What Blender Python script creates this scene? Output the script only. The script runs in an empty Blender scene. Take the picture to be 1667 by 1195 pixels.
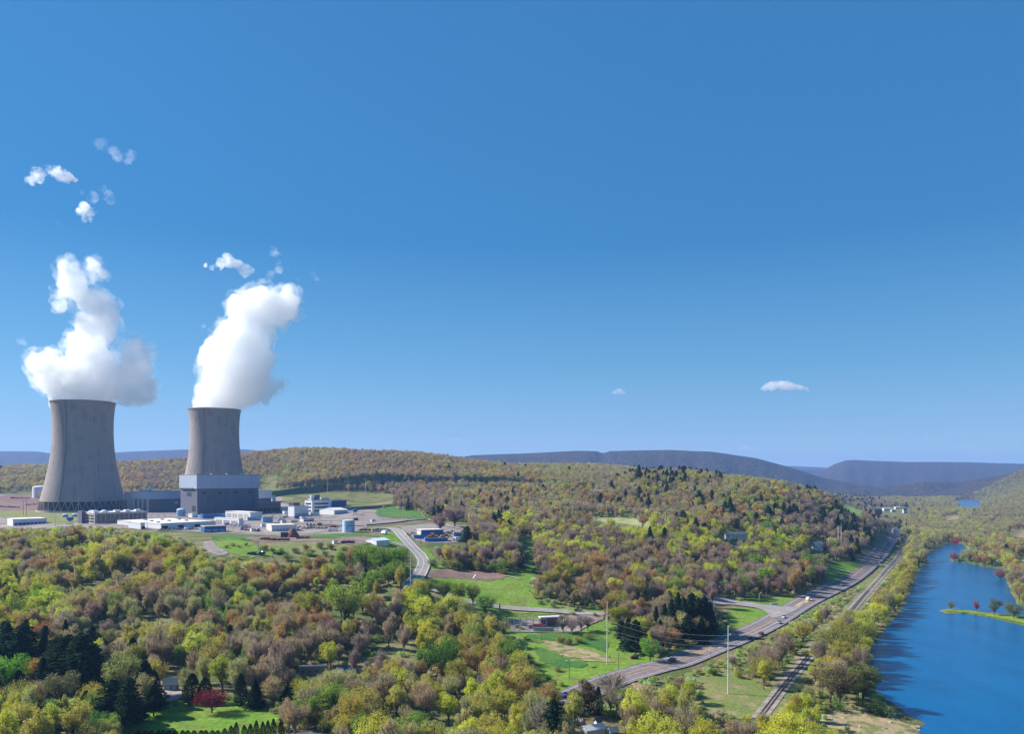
import bpy, bmesh, math, random
import numpy as np
from mathutils import Vector, Matrix
from mathutils.geometry import delaunay_2d_cdt

# ------------------------------------------------------------------ camera, sky, sun, exposure
SC = bpy.context.scene
F, CX, HY, CZ = 1300.0, 833.5, 775.0, 100.0        # focal length / principal column / horizon row (photo pixels), camera height (m)
cam_d = bpy.data.cameras.new('camera')
cam = bpy.data.objects.new('camera', cam_d)
SC.collection.objects.link(cam)
cam.location = (0, 0, CZ)
cam.rotation_euler = (math.radians(90), 0, 0)
cam_d.sensor_width = 36.0
cam_d.lens = 36.0 * F / 1667.0
cam_d.shift_y = (HY - 597.5) / 1667.0
cam_d.clip_start = 1.0
cam_d.clip_end = 60000.0
SC.camera = cam

SUN_AZ, SUN_EL = math.radians(-76), math.radians(35)   # azimuth from +Y, clockwise seen from above
sdir = Vector((math.sin(SUN_AZ) * math.cos(SUN_EL), math.cos(SUN_AZ) * math.cos(SUN_EL), math.sin(SUN_EL)))
w = bpy.data.worlds.new('World'); SC.world = w; w.use_nodes = True
nt = w.node_tree; nt.nodes.clear()
sky = nt.nodes.new('ShaderNodeTexSky'); sky.sky_type = 'NISHITA'; sky.sun_disc = False
sky.sun_elevation = SUN_EL; sky.sun_rotation = SUN_AZ
sky.altitude = 0; sky.air_density = 1.0; sky.dust_density = 0.25; sky.ozone_density = 4.5
bg = nt.nodes.new('ShaderNodeBackground'); bg.inputs['Strength'].default_value = 0.12
wo = nt.nodes.new('ShaderNodeOutputWorld')
# colour grading of the sky: deep saturated blue above, pale towards the horizon
EXPO = 0.85
gd = nt.nodes.new('ShaderNodeTexCoord'); gs = nt.nodes.new('ShaderNodeSeparateXYZ'); nt.links.new(gd.outputs['Generated'], gs.inputs[0])
def sky_ramp(stops):
    r = nt.nodes.new('ShaderNodeValToRGB'); e = r.color_ramp.elements
    e[0].position = stops[0][0]; e[0].color = stops[0][1]+(1,); e[1].position = stops[-1][0]; e[1].color = stops[-1][1]+(1,)
    for p_, c_ in stops[1:-1]: x = e.new(p_); x.color = c_+(1,)
    nt.links.new(gs.outputs['Z'], r.inputs[0]); return r
tint_r = sky_ramp([(0.0,(.66,.755,.925)),(.054,(.494,.656,.872)),(.133,(.374,.631,.766)),(.277,(.20,.585,.766)),(.507,(.30,.755,.936))])
grad_r = sky_ramp([(0.0,(.54,.74,.90)),(.054,(.305,.540,.807)),(.133,(.170,.44,.75)),(.277,(.060,.275,.625)),(.507,(.050,.238,.572)),(1.0,(.045,.2,.5))])
m1 = nt.nodes.new('ShaderNodeVectorMath'); m1.operation = 'MULTIPLY'; nt.links.new(sky.outputs[0], m1.inputs[0]); nt.links.new(tint_r.outputs[0], m1.inputs[1])
m1b = nt.nodes.new('ShaderNodeVectorMath'); m1b.operation = 'SCALE'; m1b.inputs['Scale'].default_value = .96*2**(.4-EXPO); nt.links.new(m1.outputs[0], m1b.inputs[0])
m2 = nt.nodes.new('ShaderNodeVectorMath'); m2.operation = 'SCALE'; nt.links.new(grad_r.outputs[0], m2.inputs[0]); m2.inputs['Scale'].default_value = .95/(2**EXPO*.12)
m3 = nt.nodes.new('ShaderNodeMix'); m3.data_type = 'VECTOR'; m3.inputs['Factor'].default_value = .6
nt.links.new(m1b.outputs[0], m3.inputs[4]); nt.links.new(m2.outputs[0], m3.inputs[5])
nt.links.new(m3.outputs[1], bg.inputs[0]); nt.links.new(bg.outputs[0], wo.inputs[0])
sl = bpy.data.lights.new('sun', 'SUN'); sl.energy = 5.0; sl.angle = math.radians(0.5); sl.color = (1.0, 0.955, 0.89)
so = bpy.data.objects.new('sun', sl); SC.collection.objects.link(so)
so.rotation_euler = sdir.to_track_quat('Z', 'Y').to_euler(); so.location = (0, 0, 600)
SC.view_settings.view_transform = 'Standard'; SC.view_settings.look = 'None'
SC.view_settings.gamma = 1.0; SC.view_settings.exposure = EXPO
cy = SC.cycles
cy.use_denoising = True
cy.max_bounces = 30; cy.diffuse_bounces = 3; cy.glossy_bounces = 3; cy.transmission_bounces = 4
cy.transparent_max_bounces = 6; cy.volume_bounces = 28
cy.volume_step_rate = 4.0; cy.caustics_reflective = False; cy.caustics_refractive = False
cy.sample_clamp_indirect = 6.0
COL = SC.collection
rnd = random.Random(7)
rng = np.random.default_rng(7)

# ------------------------------------------------------------------ object helpers
def link(o, parent=None):
    COL.objects.link(o)
    if parent is not None: o.parent = parent
    return o
def props(o, label=None, cat=None, group=None, kind=None):
    if label: o['label'] = label
    if cat: o['category'] = cat
    if group: o['group'] = group
    if kind: o['kind'] = kind
    return o
def thing(name, label, cat, loc=(0, 0, 0), rz=0, group=None):
    o = bpy.data.objects.new(name, None); o.location = loc; o.rotation_euler = (0, 0, rz)
    o.empty_display_size = 2
    link(o); return props(o, label, cat, group)
def arr_mesh(name, V, Fc, mats=(), mi=None, smooth=False):
    """mesh from an (n,3) array and an (m,3|4) array of one face size"""
    V = np.asarray(V, dtype=np.float32); Fc = np.asarray(Fc, dtype=np.int32)
    me = bpy.data.meshes.new(name)
    m, k = Fc.shape
    me.vertices.add(len(V)); me.vertices.foreach_set('co', V.ravel())
    me.loops.add(m * k); me.loops.foreach_set('vertex_index', Fc.ravel())
    me.polygons.add(m)
    me.polygons.foreach_set('loop_start', np.arange(0, m * k, k, dtype=np.int32))
    me.polygons.foreach_set('loop_total', np.full(m, k, dtype=np.int32))
    if mi is not None: me.polygons.foreach_set('material_index', np.asarray(mi, dtype=np.int32))
    if smooth: me.polygons.foreach_set('use_smooth', np.ones(m, dtype=bool))
    for a in mats: me.materials.append(a)
    me.update(calc_edges=True); me.validate()
    return me
class MB:
    """collects boxes, bars, tubes and lathes, then links them as one mesh object"""
    def __init__(s): s.v = []; s.f = []; s.m = []; s.cur = 0
    def add(s, vs, fs):
        b = len(s.v); s.v += [tuple(p) for p in vs]
        for q in fs: s.f.append(tuple(i + b for i in q)); s.m.append(s.cur)
        return s
    def box(s, x0, x1, y0, y1, z0, z1):
        return s.add([(x0,y0,z0),(x1,y0,z0),(x1,y1,z0),(x0,y1,z0),(x0,y0,z1),(x1,y0,z1),(x1,y1,z1),(x0,y1,z1)],
                     [(0,3,2,1),(4,5,6,7),(0,1,5,4),(1,2,6,5),(2,3,7,6),(3,0,4,7)])
    def prism(s, pts, y0, y1):          # outline (x,z) extruded along y
        n = len(pts)
        vs = [(p[0], y0, p[1]) for p in pts] + [(p[0], y1, p[1]) for p in pts]
        fs = [tuple(range(n)), tuple(range(2*n-1, n-1, -1))] + [(i, i+n, (i+1)%n+n, (i+1)%n) for i in range(n)]
        return s.add(vs, fs)
    def lathe(s, prof, n=24, c=(0,0)):
        vs = []; fs = []
        for r, z in prof:
            for i in range(n):
                a = 2*math.pi*i/n; vs.append((c[0]+r*math.cos(a), c[1]+r*math.sin(a), z))
        for j in range(len(prof)-1):
            for i in range(n): fs.append((j*n+i, j*n+(i+1)%n, (j+1)*n+(i+1)%n, (j+1)*n+i))
        fs.append(tuple(range(n-1,-1,-1))); fs.append(tuple((len(prof)-1)*n+i for i in range(n)))
        return s.add(vs, fs)
    def tube(s, pts, r, n=6, r2=None):
        pts = [Vector(p) for p in pts]; vs = []; fs = []
        for k, p in enumerate(pts):
            d = (pts[min(k+1,len(pts)-1)] - pts[max(k-1,0)]).normalized()
            a = d.orthogonal().normalized(); b = d.cross(a)
            rr = r if r2 is None else r + (r2-r)*k/(len(pts)-1)
            for i in range(n):
                t = 2*math.pi*i/n; vs.append(p + a*rr*math.cos(t) + b*rr*math.sin(t))
        for k in range(len(pts)-1):
            for i in range(n): fs.append((k*n+i, k*n+(i+1)%n, (k+1)*n+(i+1)%n, (k+1)*n+i))
        fs.append(tuple(range(n-1,-1,-1))); fs.append(tuple((len(pts)-1)*n+i for i in range(n)))
        return s.add(vs, fs)
    def obj(s, name, mat, parent=None, loc=None, smooth=False):
        me = bpy.data.meshes.new(name); me.from_pydata(s.v, [], s.f)
        for a in (mat if isinstance(mat, (list, tuple)) else [mat]): me.materials.append(a)
        me.polygons.foreach_set('material_index', s.m)
        if smooth: me.polygons.foreach_set('use_smooth', [True]*len(s.f))
        me.update()
        bm = bmesh.new(); bm.from_mesh(me); bmesh.ops.recalc_face_normals(bm, faces=bm.faces); bm.to_mesh(me); bm.free()
        o = bpy.data.objects.new(name, me); link(o, parent)
        if loc: o.location = loc
        return o

# ------------------------------------------------------------------ materials
MATS = {}
def N(nt, t, **kw):
    n = nt.nodes.new(t)
    for k, v in kw.items(): setattr(n, k, v)
    return n
def mat(name, c, rough=0.8, var=0.12, scale=0.3, metal=0.0, stretch=(1,1,1), spec=0.3, bump=0.0):
    """procedural paint / concrete / metal: base colour mottled by two noises"""
    if name in MATS: return MATS[name]
    m = bpy.data.materials.new(name); m.use_nodes = True; nt = m.node_tree
    b = nt.nodes['Principled BSDF']; b.inputs['Roughness'].default_value = rough; b.inputs['Metallic'].default_value = metal
    b.inputs['Specular IOR Level'].default_value = spec
    tc = N(nt, 'ShaderNodeTexCoord'); mp = N(nt, 'ShaderNodeMapping'); mp.inputs['Scale'].default_value = stretch
    nz = N(nt, 'ShaderNodeTexNoise'); nz.inputs['Scale'].default_value = scale; nz.inputs['Detail'].default_value = 6
    nt.links.new(tc.outputs['Object'], mp.inputs[0]); nt.links.new(mp.outputs[0], nz.inputs['Vector'])
    r = N(nt, 'ShaderNodeValToRGB')
    r.color_ramp.elements[0].position = 0.3; r.color_ramp.elements[1].position = 0.7
    r.color_ramp.elements[0].color = tuple(x*(1-var) for x in c) + (1,)
    r.color_ramp.elements[1].color = tuple(min(1, x*(1+var)) for x in c) + (1,)
    nt.links.new(nz.outputs['Fac'], r.inputs[0]); nt.links.new(r.outputs[0], b.inputs['Base Color'])
    if bump:
        bp = N(nt, 'ShaderNodeBump'); bp.inputs['Strength'].default_value = bump; bp.inputs['Distance'].default_value = 0.3
        nt.links.new(nz.outputs['Fac'], bp.inputs['Height']); nt.links.new(bp.outputs[0], b.inputs['Normal'])
    MATS[name] = m; return m
def ground_mat(name, cols, scales=(0.02, 0.15, 0.9), rough=0.95, thr=((0.42,0.58),(0.45,0.6))):
    """three colours mixed by world-scale noises: fields, litter, gravel"""
    if name in MATS: return MATS[name]
    m = bpy.data.materials.new(name); m.use_nodes = True; nt = m.node_tree
    b = nt.nodes['Principled BSDF']; b.inputs['Roughness'].default_value = rough; b.inputs['Specular IOR Level'].default_value = 0.1
    g = N(nt, 'ShaderNodeNewGeometry')
    def noise(sc, det=5):
        n = N(nt, 'ShaderNodeTexNoise'); n.inputs['Scale'].default_value = sc; n.inputs['Detail'].default_value = det
        nt.links.new(g.outputs['Position'], n.inputs['Vector']); return n
    def step(n, a, c):
        r = N(nt, 'ShaderNodeMapRange'); r.inputs['From Min'].default_value = a; r.inputs['From Max'].default_value = c
        nt.links.new(n.outputs['Fac'], r.inputs['Value']); return r
    def mix(f, A, B):
        x = N(nt, 'ShaderNodeMix', data_type='RGBA')
        nt.links.new(f, x.inputs['Factor'])
        for s, i in ((A, 6), (B, 7)):
            if isinstance(s, tuple): x.inputs[i].default_value = s + (1,)
            else: nt.links.new(s, x.inputs[i])
        return x.outputs[2]
    c = mix(step(noise(scales[0]), *thr[0]).outputs[0], cols[0], cols[1])
    c = mix(step(noise(scales[1]), *thr[1]).outputs[0], c, cols[2])
    fine = N(nt, 'ShaderNodeMapRange'); fine.inputs['To Min'].default_value = 0.72; fine.inputs['To Max'].default_value = 1.28
    fine.inputs['From Min'].default_value = 0.3; fine.inputs['From Max'].default_value = 0.7
    nt.links.new(noise(scales[2], 3).outputs['Fac'], fine.inputs['Value'])
    mul = N(nt, 'ShaderNodeVectorMath', operation='SCALE')
    nt.links.new(c, mul.inputs[0]); nt.links.new(fine.outputs[0], mul.inputs['Scale'])
    nt.links.new(mul.outputs[0], b.inputs['Base Color'])
    MATS[name] = m; return m

# ------------------------------------------------------------------ terrain heights from points of known place and height
A_PTS = [(0,1195,0),(300,1195,0),(600,1195,0),(830,1195,0),(1000,1195,0),(1250,1195,0),(1450,1195,.5),(0,1080,5),(150,1050,8),
(300,1130,2),(450,1060,7),(600,1050,7),(750,1050,6),(100,960,22),(300,960,22),(450,960,22),(600,960,22),(30,900,36),(200,900,38),
(330,890,43),(400,905,39),(450,880,44),(560,868,46),(600,885,43),(630,862,46),(300,868,46),(100,862,46),(680,905,34),(670,945,27),
(700,875,44),(750,880,42),(760,940,25),(810,940,25),(870,970,18),(860,925,26),(850,880,36),(965,1000,11),(900,1015,8),(835,1010,9),
(830,1060,4),(800,985,15),(720,960,22),(920,1120,2),(900,1080,3),(1000,1060,4),(1030,1050,4),(1170,980,8),(1260,997,5),(1100,1080,4),
(1200,1035,4),(1330,970,5),(1400,925,6),(1445,882,7),(1000,900,28),(1100,930,20),(1200,930,16),(1000,850,45),(1100,865,42),
(1200,875,38),(1300,900,22),(1350,930,8),(1350,870,30),(1390,990,4),(1460,905,5),(1255,1150,2),(1300,1085,3),(1667,900,2),(1600,850,2),(1667,1000,2)]
B_PTS = [(135,1226,48),(0,1226,48),(-150,1200,47),(300,1080,48),(450,1050,48),(560,1000,48),(640,960,48),(350,1440,53),
(450,1300,60),(600,1220,60),(640,1120,60),(700,1000,55),(750,960,53),(800,900,48),(860,860,44),
(0,1450,66),(100,1500,66),(230,1450,64),(0,1900,100),(220,2000,118),(280,1900,108),(120,1900,105),(300,1500,66),
(420,2000,146),(480,2000,157),(600,1950,150),(700,1900,142),(800,1900,120),(900,2000,118),
(620,1400,88),(720,1350,84),(820,1300,80),(900,1350,82),(930,2300,122),(980,2300,118),(1040,1700,100),
(1020,1250,89),(1100,1250,95),(1170,1220,90),(1250,1150,79),(1320,1120,63),(1380,1150,46),(1430,1200,22),(1455,1300,8),
(1100,1700,85),(1250,1700,45),(1400,1700,10),(1050,1080,68),(1150,1020,68),(1250,950,50),(1320,950,36),(960,1150,70),
(1500,2000,2),(1600,3000,2),(1500,5000,5),(1400,3000,8),(1350,2500,15),(1200,3000,60),(1000,3500,85),(700,4000,100),(300,4000,90),(0,4000,90),
(1680,3500,140),(1640,3500,100),(1610,3500,50),(1560,3500,4),(1800,3000,190),(1850,1500,10),(1850,800,3),(1900,400,3),
(-300,400,5),(-300,900,36),(-300,1500,70),(-300,3000,95),(-300,300,0),(0,14000,60),(833,14000,60),(1667,14000,10),
(0,120,0),(833,120,0),(1667,120,0),(833,2600,100),(833,150,0)]
_P = []
for px, py, z in A_PTS:
    d = (CZ - z) * F / (py - HY); _P.append(((px - CX) * d / F, d, z))
for px, d, z in B_PTS: _P.append(((px - CX) * d / F, d, z))
for X, Y in ((-100,-90),(100,-90),(0,-90)): _P.append((X, Y, 0))
_P = np.array(_P)
def _uv(X, Y):
    Yp = np.maximum(Y + 200.0, 20.0)
    return X / Yp * 1.6, np.log(Yp)
def _k(r2): return 0.5 * r2 * np.log(r2 + 1e-9)
_u, _v = _uv(_P[:,0], _P[:,1]); _n = len(_P)
_A = np.zeros((_n+3, _n+3))
_A[:_n,:_n] = _k((_u[:,None]-_u)**2 + (_v[:,None]-_v)**2) + np.eye(_n)*2e-4
_A[:_n,_n] = 1; _A[:_n,_n+1] = _u; _A[:_n,_n+2] = _v; _A[_n:,:_n] = _A[:_n,_n:].T
_W = np.linalg.solve(_A, np.concatenate([_P[:,2], [0,0,0]]))
RIDGES = [
 (5500, 900, [(600,790),(700,752),(770,741),(850,738),(940,734),(972,735),(982,739),(992,735),(1090,733),(1160,736),(1230,746),(1290,762),(1340,778),(1400,790),(1500,800)]),
 (8200, 1300, [(1230,800),(1330,768),(1345,763),(1357,756),(1377,749.5),(1390,749),(1475,752.5),(1575,753),(1667,755.5),(1900,757)]),
 (12500, 1500, [(1000,770),(1220,762),(1283,758.5),(1340,761),(1420,770),(1600,775)]),
 (8500, 1200, [(-400,738),(0,734.5),(60,735),(80,738),(190,737),(230,735),(300,732),(400,732),(440,736),(600,745),(800,748),(900,765)]),
 (4600, 350, [(1300,800),(1440,794),(1500,784),(1560,785),(1600,778),(1667,768),(1900,760)]),
]
def _noise(X, Y):
    s = 0
    for i, (a, b, c, k) in enumerate([(1,.3,.4,310),(-.4,1,2.1,230),(.8,.9,4,170),(-.9,.6,1,120),(.3,-1,5,90)]):
        s = s + np.sin((a*X + b*Y)/k*2.2 + c) / (i+1.5)
    return s
def catmull(pts, n=8, closed=False):
    P = [np.array(p, float) for p in pts]; out = []
    m = len(P); rngk = range(m if closed else m-1)
    for i in rngk:
        p0 = P[i-1] if (closed or i > 0) else P[0]*2-P[1]
        p1 = P[i]; p2 = P[(i+1) % m]
        p3 = P[(i+2) % m] if (closed or i+2 < m) else P[-1]*2-P[-2]
        for t in np.arange(n)/n:
            out.append(0.5*((2*p1)+(-p0+p2)*t+(2*p0-5*p1+4*p2-p3)*t*t+(-p0+3*p1-3*p2+p3)*t**3))
    if not closed: out.append(P[-1])
    return np.array(out)
def flat(px, py, z): d = (CZ - z)*F/(py - HY); return ((px - CX)*d/F, d)
RIVER_PX = [(1526,1215),(1500,1183),(1478,1165),(1462,1150),(1430,1128),(1424,1100),(1416,1066),(1432,1038),(1455,1010),(1474,985),(1487,955),(1494,935),(1507,918),(1510,903),(1530,892),(1547,884),
            (1565,886),(1572,892),(1600,903),(1622,915),(1634,938),(1642,958),(1650,975),(1667,990),(1760,1010),(1900,1120),(2100,1400)]
RIVER = catmull([flat(x, y, 0) for x, y in RIVER_PX], 6, closed=True)
ISLES = [catmull([flat(*p, 0) for p in q], 6, closed=True) for q in (
    [(1527,995),(1540,992),(1560,992),(1600,996),(1640,1000),(1700,1006),(1760,1020),(1760,1028),(1700,1026),(1650,1016),(1610,1007),(1570,1000),(1540,999)],
    [(1546,911),(1570,907),(1600,911),(1625,918),(1625,926),(1600,923),(1570,917),(1555,915)],
    [(1496,914),(1506,912),(1515,915),(1506,920),(1496,922)],
    [(1455,1163),(1470,1160),(1490,1170),(1508,1178),(1500,1183),(1478,1178),(1458,1172)])]
FARW = catmull([flat(x, y, 0) for x, y in [(1556,816),(1575,813.5),(1600,818),(1603,825),(1580,828),(1562,824)]], 6, closed=True)
CHAN = catmull([flat(x, y, 0) for x, y in [(1640,912),(1650,915),(1662,932),(1690,955),(1740,975),(1730,960),(1680,925),(1655,910)]], 6, closed=True)
def inpoly(X, Y, P):
    X = np.asarray(X, float); Y = np.asarray(Y, float); ins = np.zeros(X.shape, bool)
    x0, y0 = P[-1]
    for x1, y1 in P:
        if y1 != y0:
            c = ((y1 > Y) != (y0 > Y)) & (X < (x0-x1)*(Y-y1)/(y0-y1)+x1); ins ^= c
        x0, y0 = x1, y1
    return ins
def distpoly(X, Y, P, closed=True):
    D = np.full(np.shape(X), 1e9); n = len(P)
    for i in range(n if closed else n-1):
        a = P[i]; b = P[(i+1) % n]; ab = b-a; L = float(ab@ab)+1e-9
        t = np.clip(((X-a[0])*ab[0]+(Y-a[1])*ab[1])/L, 0, 1)
        D = np.minimum(D, (X-a[0]-t*ab[0])**2+(Y-a[1]-t*ab[1])**2)
    return np.sqrt(D)
def sdist(X, Y, P):   # signed, negative inside; evaluated near the outline only
    D = np.full(X.shape, 1e3)
    lo = P.min(0)-60; hi = P.max(0)+60
    k = (X > lo[0]) & (X < hi[0]) & (Y > lo[1]) & (Y < hi[1])
    if k.any():
        d = distpoly(X[k], Y[k], P); D[k] = np.where(inpoly(X[k], Y[k], P), -d, d)
    return D
def H(X, Y):
    X = np.atleast_1d(np.asarray(X, float)); Y = np.atleast_1d(np.asarray(Y, float))
    sh = X.shape; X = X.ravel(); Y = Y.ravel(); z = np.empty(X.shape)
    for s in range(0, len(X), 20000):
        x = X[s:s+20000]; y = Y[s:s+20000]; u, v = _uv(x, y)
        z[s:s+20000] = _k((u[:,None]-_u)**2 + (v[:,None]-_v)**2) @ _W[:_n] + _W[_n] + _W[_n+1]*u + _W[_n+2]*v
    z = np.clip(z, -1, 260)
    far = np.clip((Y-1400)/800, 0, 1)*np.clip(z/60, 0, 1)
    z = z + far*_noise(X, Y)*3.0
    k = Y > 2300
    if k.any():
        px = CX + F*X[k]/Y[k]; zz = z[k]
        for d, wd, pr in RIDGES:
            p = np.array(pr, float)
            top = CZ + (HY - np.interp(px, p[:,0], p[:,1]))*d/F
            t = (Y[k]-d)/wd
            r = top*np.exp(-t*t) + np.exp(-t*t)*_noise(X[k]*.4, Y[k]*.4)*2 - 25*np.minimum(np.abs(t), 2)*0.3*(1+np.sin(px/19+np.sin(px/7)))
            zz = np.maximum(zz, r)
        z[k] = zz
    # the river and its islands
    sd = sdist(X, Y, RIVER)
    for q in ISLES: sd = np.maximum(sd, -sdist(X, Y, q))
    for q in (FARW, CHAN): sd = np.minimum(sd, sdist(X, Y, q))
    t = np.clip(sd/14, -1, 1)
    low = np.where(t < 0, -1.5*np.minimum(1, -t*4), 0.9*np.sqrt(np.maximum(t, 0)))
    bl = np.clip((sd-4)/26, 0, 1); bl = bl*bl*(3-2*bl)
    z = low*(1-bl) + np.maximum(z, 1.0)*bl
    return z.reshape(sh)
def h1(x, y): return float(H(np.array([x]), np.array([y]))[0])
def ground_many(pts):
    """photo pixels -> points where those sight lines meet the terrain"""
    p = np.array(pts, float); a = (p[:,0]-CX)/F; b = (p[:,1]-HY)/F
    T = np.exp(np.linspace(math.log(150), math.log(9000), 700))
    D = np.full(len(p), np.nan)
    for i in range(len(p)):
        z = H(a[i]*T, T) - (CZ - b[i]*T)
        j = np.argmax(z > 0)
        if z[j] <= 0: D[i] = 3000; continue
        if j == 0: D[i] = T[0]; continue
        t0, t1, z0, z1 = T[j-1], T[j], z[j-1], z[j]
        D[i] = t0 + (t1-t0)*(-z0)/(z1-z0)
    X = a*D; return np.stack([X, D, H(X, D)], 1)
def g(px, py):
    r = ground_many([(px, py)])[0]; return Vector((float(r[0]), float(r[1]), float(r[2])))
def proj(x, y, z): return CX + F*x/y, HY + F*(CZ - z)/y
# ------------------------------------------------------------------ terrain mesh
M_GROUND = ground_mat('woodland_floor', [(0.105,0.085,0.045),(0.17,0.145,0.075),(0.055,0.085,0.022)], (0.012,0.05,0.7))
def far_mat():
    """the wooded ground and distant slopes: litter, budding and bare crowns"""
    m = ground_mat('wooded_slopes', [(0.16,0.13,0.065),(0.21,0.19,0.085),(0.085,0.12,0.03)], (0.012,0.045,0.6))
    nt = m.node_tree; b = nt.nodes['Principled BSDF']
    src = b.inputs['Base Color'].links[0].from_socket
    g_ = N(nt, 'ShaderNodeNewGeometry')
    vo = N(nt, 'ShaderNodeTexVoronoi'); vo.inputs['Scale'].default_value = 0.055
    nt.links.new(g_.outputs['Position'], vo.inputs['Vector'])
    rp = N(nt, 'ShaderNodeValToRGB'); e = rp.color_ramp.elements
    e[0].position = 0; e[0].color = (0.045,0.036,0.040,1); e[1].position = 1; e[1].color = (0.07,0.06,0.032,1)
    for p, c in ((.3,(0.058,0.042,0.040,1)),(.5,(0.04,0.034,0.038,1)),(.7,(0.028,0.028,0.024,1)),(.76,(0.07,0.052,0.036,1))):
        x = e.new(p); x.color = c
    sep = N(nt, 'ShaderNodeSeparateColor'); nt.links.new(vo.outputs['Color'], sep.inputs[0]); nt.links.new(sep.outputs[0], rp.inputs[0])
    bp = N(nt, 'ShaderNodeBump'); bp.inputs['Distance'].default_value = 8; bp.inputs['Strength'].default_value = .7; bp.invert = True
    nt.links.new(vo.outputs['Distance'], bp.inputs['Height'])
    # beyond about 3.5 km crowns are too small for single trees: the slope itself carries them
    sx = N(nt, 'ShaderNodeSeparateXYZ'); nt.links.new(g_.outputs['Position'], sx.inputs[0])
    mr = N(nt, 'ShaderNodeMapRange'); mr.inputs['From Min'].default_value = 2900; mr.inputs['From Max'].default_value = 3500
    nt.links.new(sx.outputs['Y'], mr.inputs['Value'])
    mx = N(nt, 'ShaderNodeMix', data_type='RGBA'); nt.links.new(mr.outputs[0], mx.inputs['Factor'])
    nt.links.new(src, mx.inputs[6]); nt.links.new(rp.outputs[0], mx.inputs[7]); nt.links.new(mx.outputs[2], b.inputs['Base Color'])
    mn = N(nt, 'ShaderNodeMix', data_type='VECTOR'); nt.links.new(mr.outputs[0], mn.inputs['Factor'])
    nt.links.new(g_.outputs['Normal'], mn.inputs[4]); nt.links.new(bp.outputs[0], mn.inputs[5]); nt.links.new(mn.outputs[1], b.inputs['Normal'])
    return m
M_LAND = far_mat()
def terrain():
    nv, nu = 700, 460
    vs = np.exp(np.linspace(math.log(110), math.log(15500), nv)); us = np.linspace(-1.15, 1.15, nu)
    X = (us[None,:]*vs[:,None]); Y = np.broadcast_to((vs-200)[:,None], X.shape)
    Z = H(X, Y)
    V = np.stack([X, Y, Z], -1).reshape(-1, 3)
    i = np.arange(nv*nu).reshape(nv, nu)
    Q = np.stack([i[:-1,:-1], i[:-1,1:], i[1:,1:], i[1:,:-1]], -1).reshape(-1, 4)
    me = arr_mesh('ground', V, Q, [M_LAND], smooth=True)
    o = link(bpy.data.objects.new('ground', me)); props(o, kind='structure', label='rolling valley ground of woods, fields and distant wooded ridges')
terrain()
# a broad plain under everything, out to the horizon and to the sides
def plain():
    r = 40000; z = -6
    me = arr_mesh('plain', [(-r,-9000,z),(r,-9000,z),(r,r,z),(-r,r,z)], [(0,1,2,3)], [M_GROUND])
    props(link(bpy.data.objects.new('far_ground', me)), kind='structure')
plain()

# ------------------------------------------------------------------ water
def water_mat():
    m = bpy.data.materials.new('river_water'); m.use_nodes = True; nt = m.node_tree
    b = nt.nodes['Principled BSDF']; b.inputs['Roughness'].default_value = 0.12; b.inputs['IOR'].default_value = 1.33; b.inputs['Specular IOR Level'].default_value = 0.16
    g_ = N(nt, 'ShaderNodeNewGeometry')
    mp = N(nt, 'ShaderNodeMapping'); mp.inputs['Scale'].default_value = (0.05, 0.02, 1); mp.inputs['Rotation'].default_value = (0,0,0.5)
    n1 = N(nt, 'ShaderNodeTexNoise'); n1.inputs['Scale'].default_value = 1; n1.inputs['Detail'].default_value = 4
    nt.links.new(g_.outputs['Position'], mp.inputs[0]); nt.links.new(mp.outputs[0], n1.inputs['Vector'])
    r = N(nt, 'ShaderNodeValToRGB'); e = r.color_ramp.elements
    e[0].position = .3; e[0].color = (0.0002,0.082,0.215,1); e[1].position = .75; e[1].color = (0.0003,0.112,0.28,1)
    nt.links.new(n1.outputs['Fac'], r.inputs[0]); nt.links.new(r.outputs[0], b.inputs['Base Color'])
    n2 = N(nt, 'ShaderNodeTexNoise'); n2.inputs['Scale'].default_value = 0.55; n2.inputs['Detail'].default_value = 5
    n2.inputs['Roughness'].default_value = 0.6
    nt.links.new(g_.outputs['Position'], n2.inputs['Vector'])
    bp = N(nt, 'ShaderNodeBump'); bp.inputs['Strength'].default_value = 0.6; bp.inputs['Distance'].default_value = 0.5
    nt.links.new(n2.outputs['Fac'], bp.inputs['Height']); nt.links.new(bp.outputs[0], b.inputs['Normal'])
    return m
M_WATER = water_mat()
for nm, P in (('river', RIVER), ('far_river_reach', FARW), ('side_channel', CHAN)):
    c = P.mean(0); big = []
    for p in P:
        d = p-c; L = np.linalg.norm(d); big.append(c+d*(L+10)/L)
    r = delaunay_2d_cdt([Vector(p) for p in big], [], [list(range(len(big)))], 1, 1e-5)
    V = [(v.x, v.y, 0.0) for v in r[0]]
    me = bpy.data.meshes.new(nm); me.from_pydata(V, [], [tuple(f) for f in r[2]]); me.materials.append(M_WATER); me.update()
    props(link(bpy.data.objects.new(nm, me)), kind='structure', label='deep blue river water')

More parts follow.
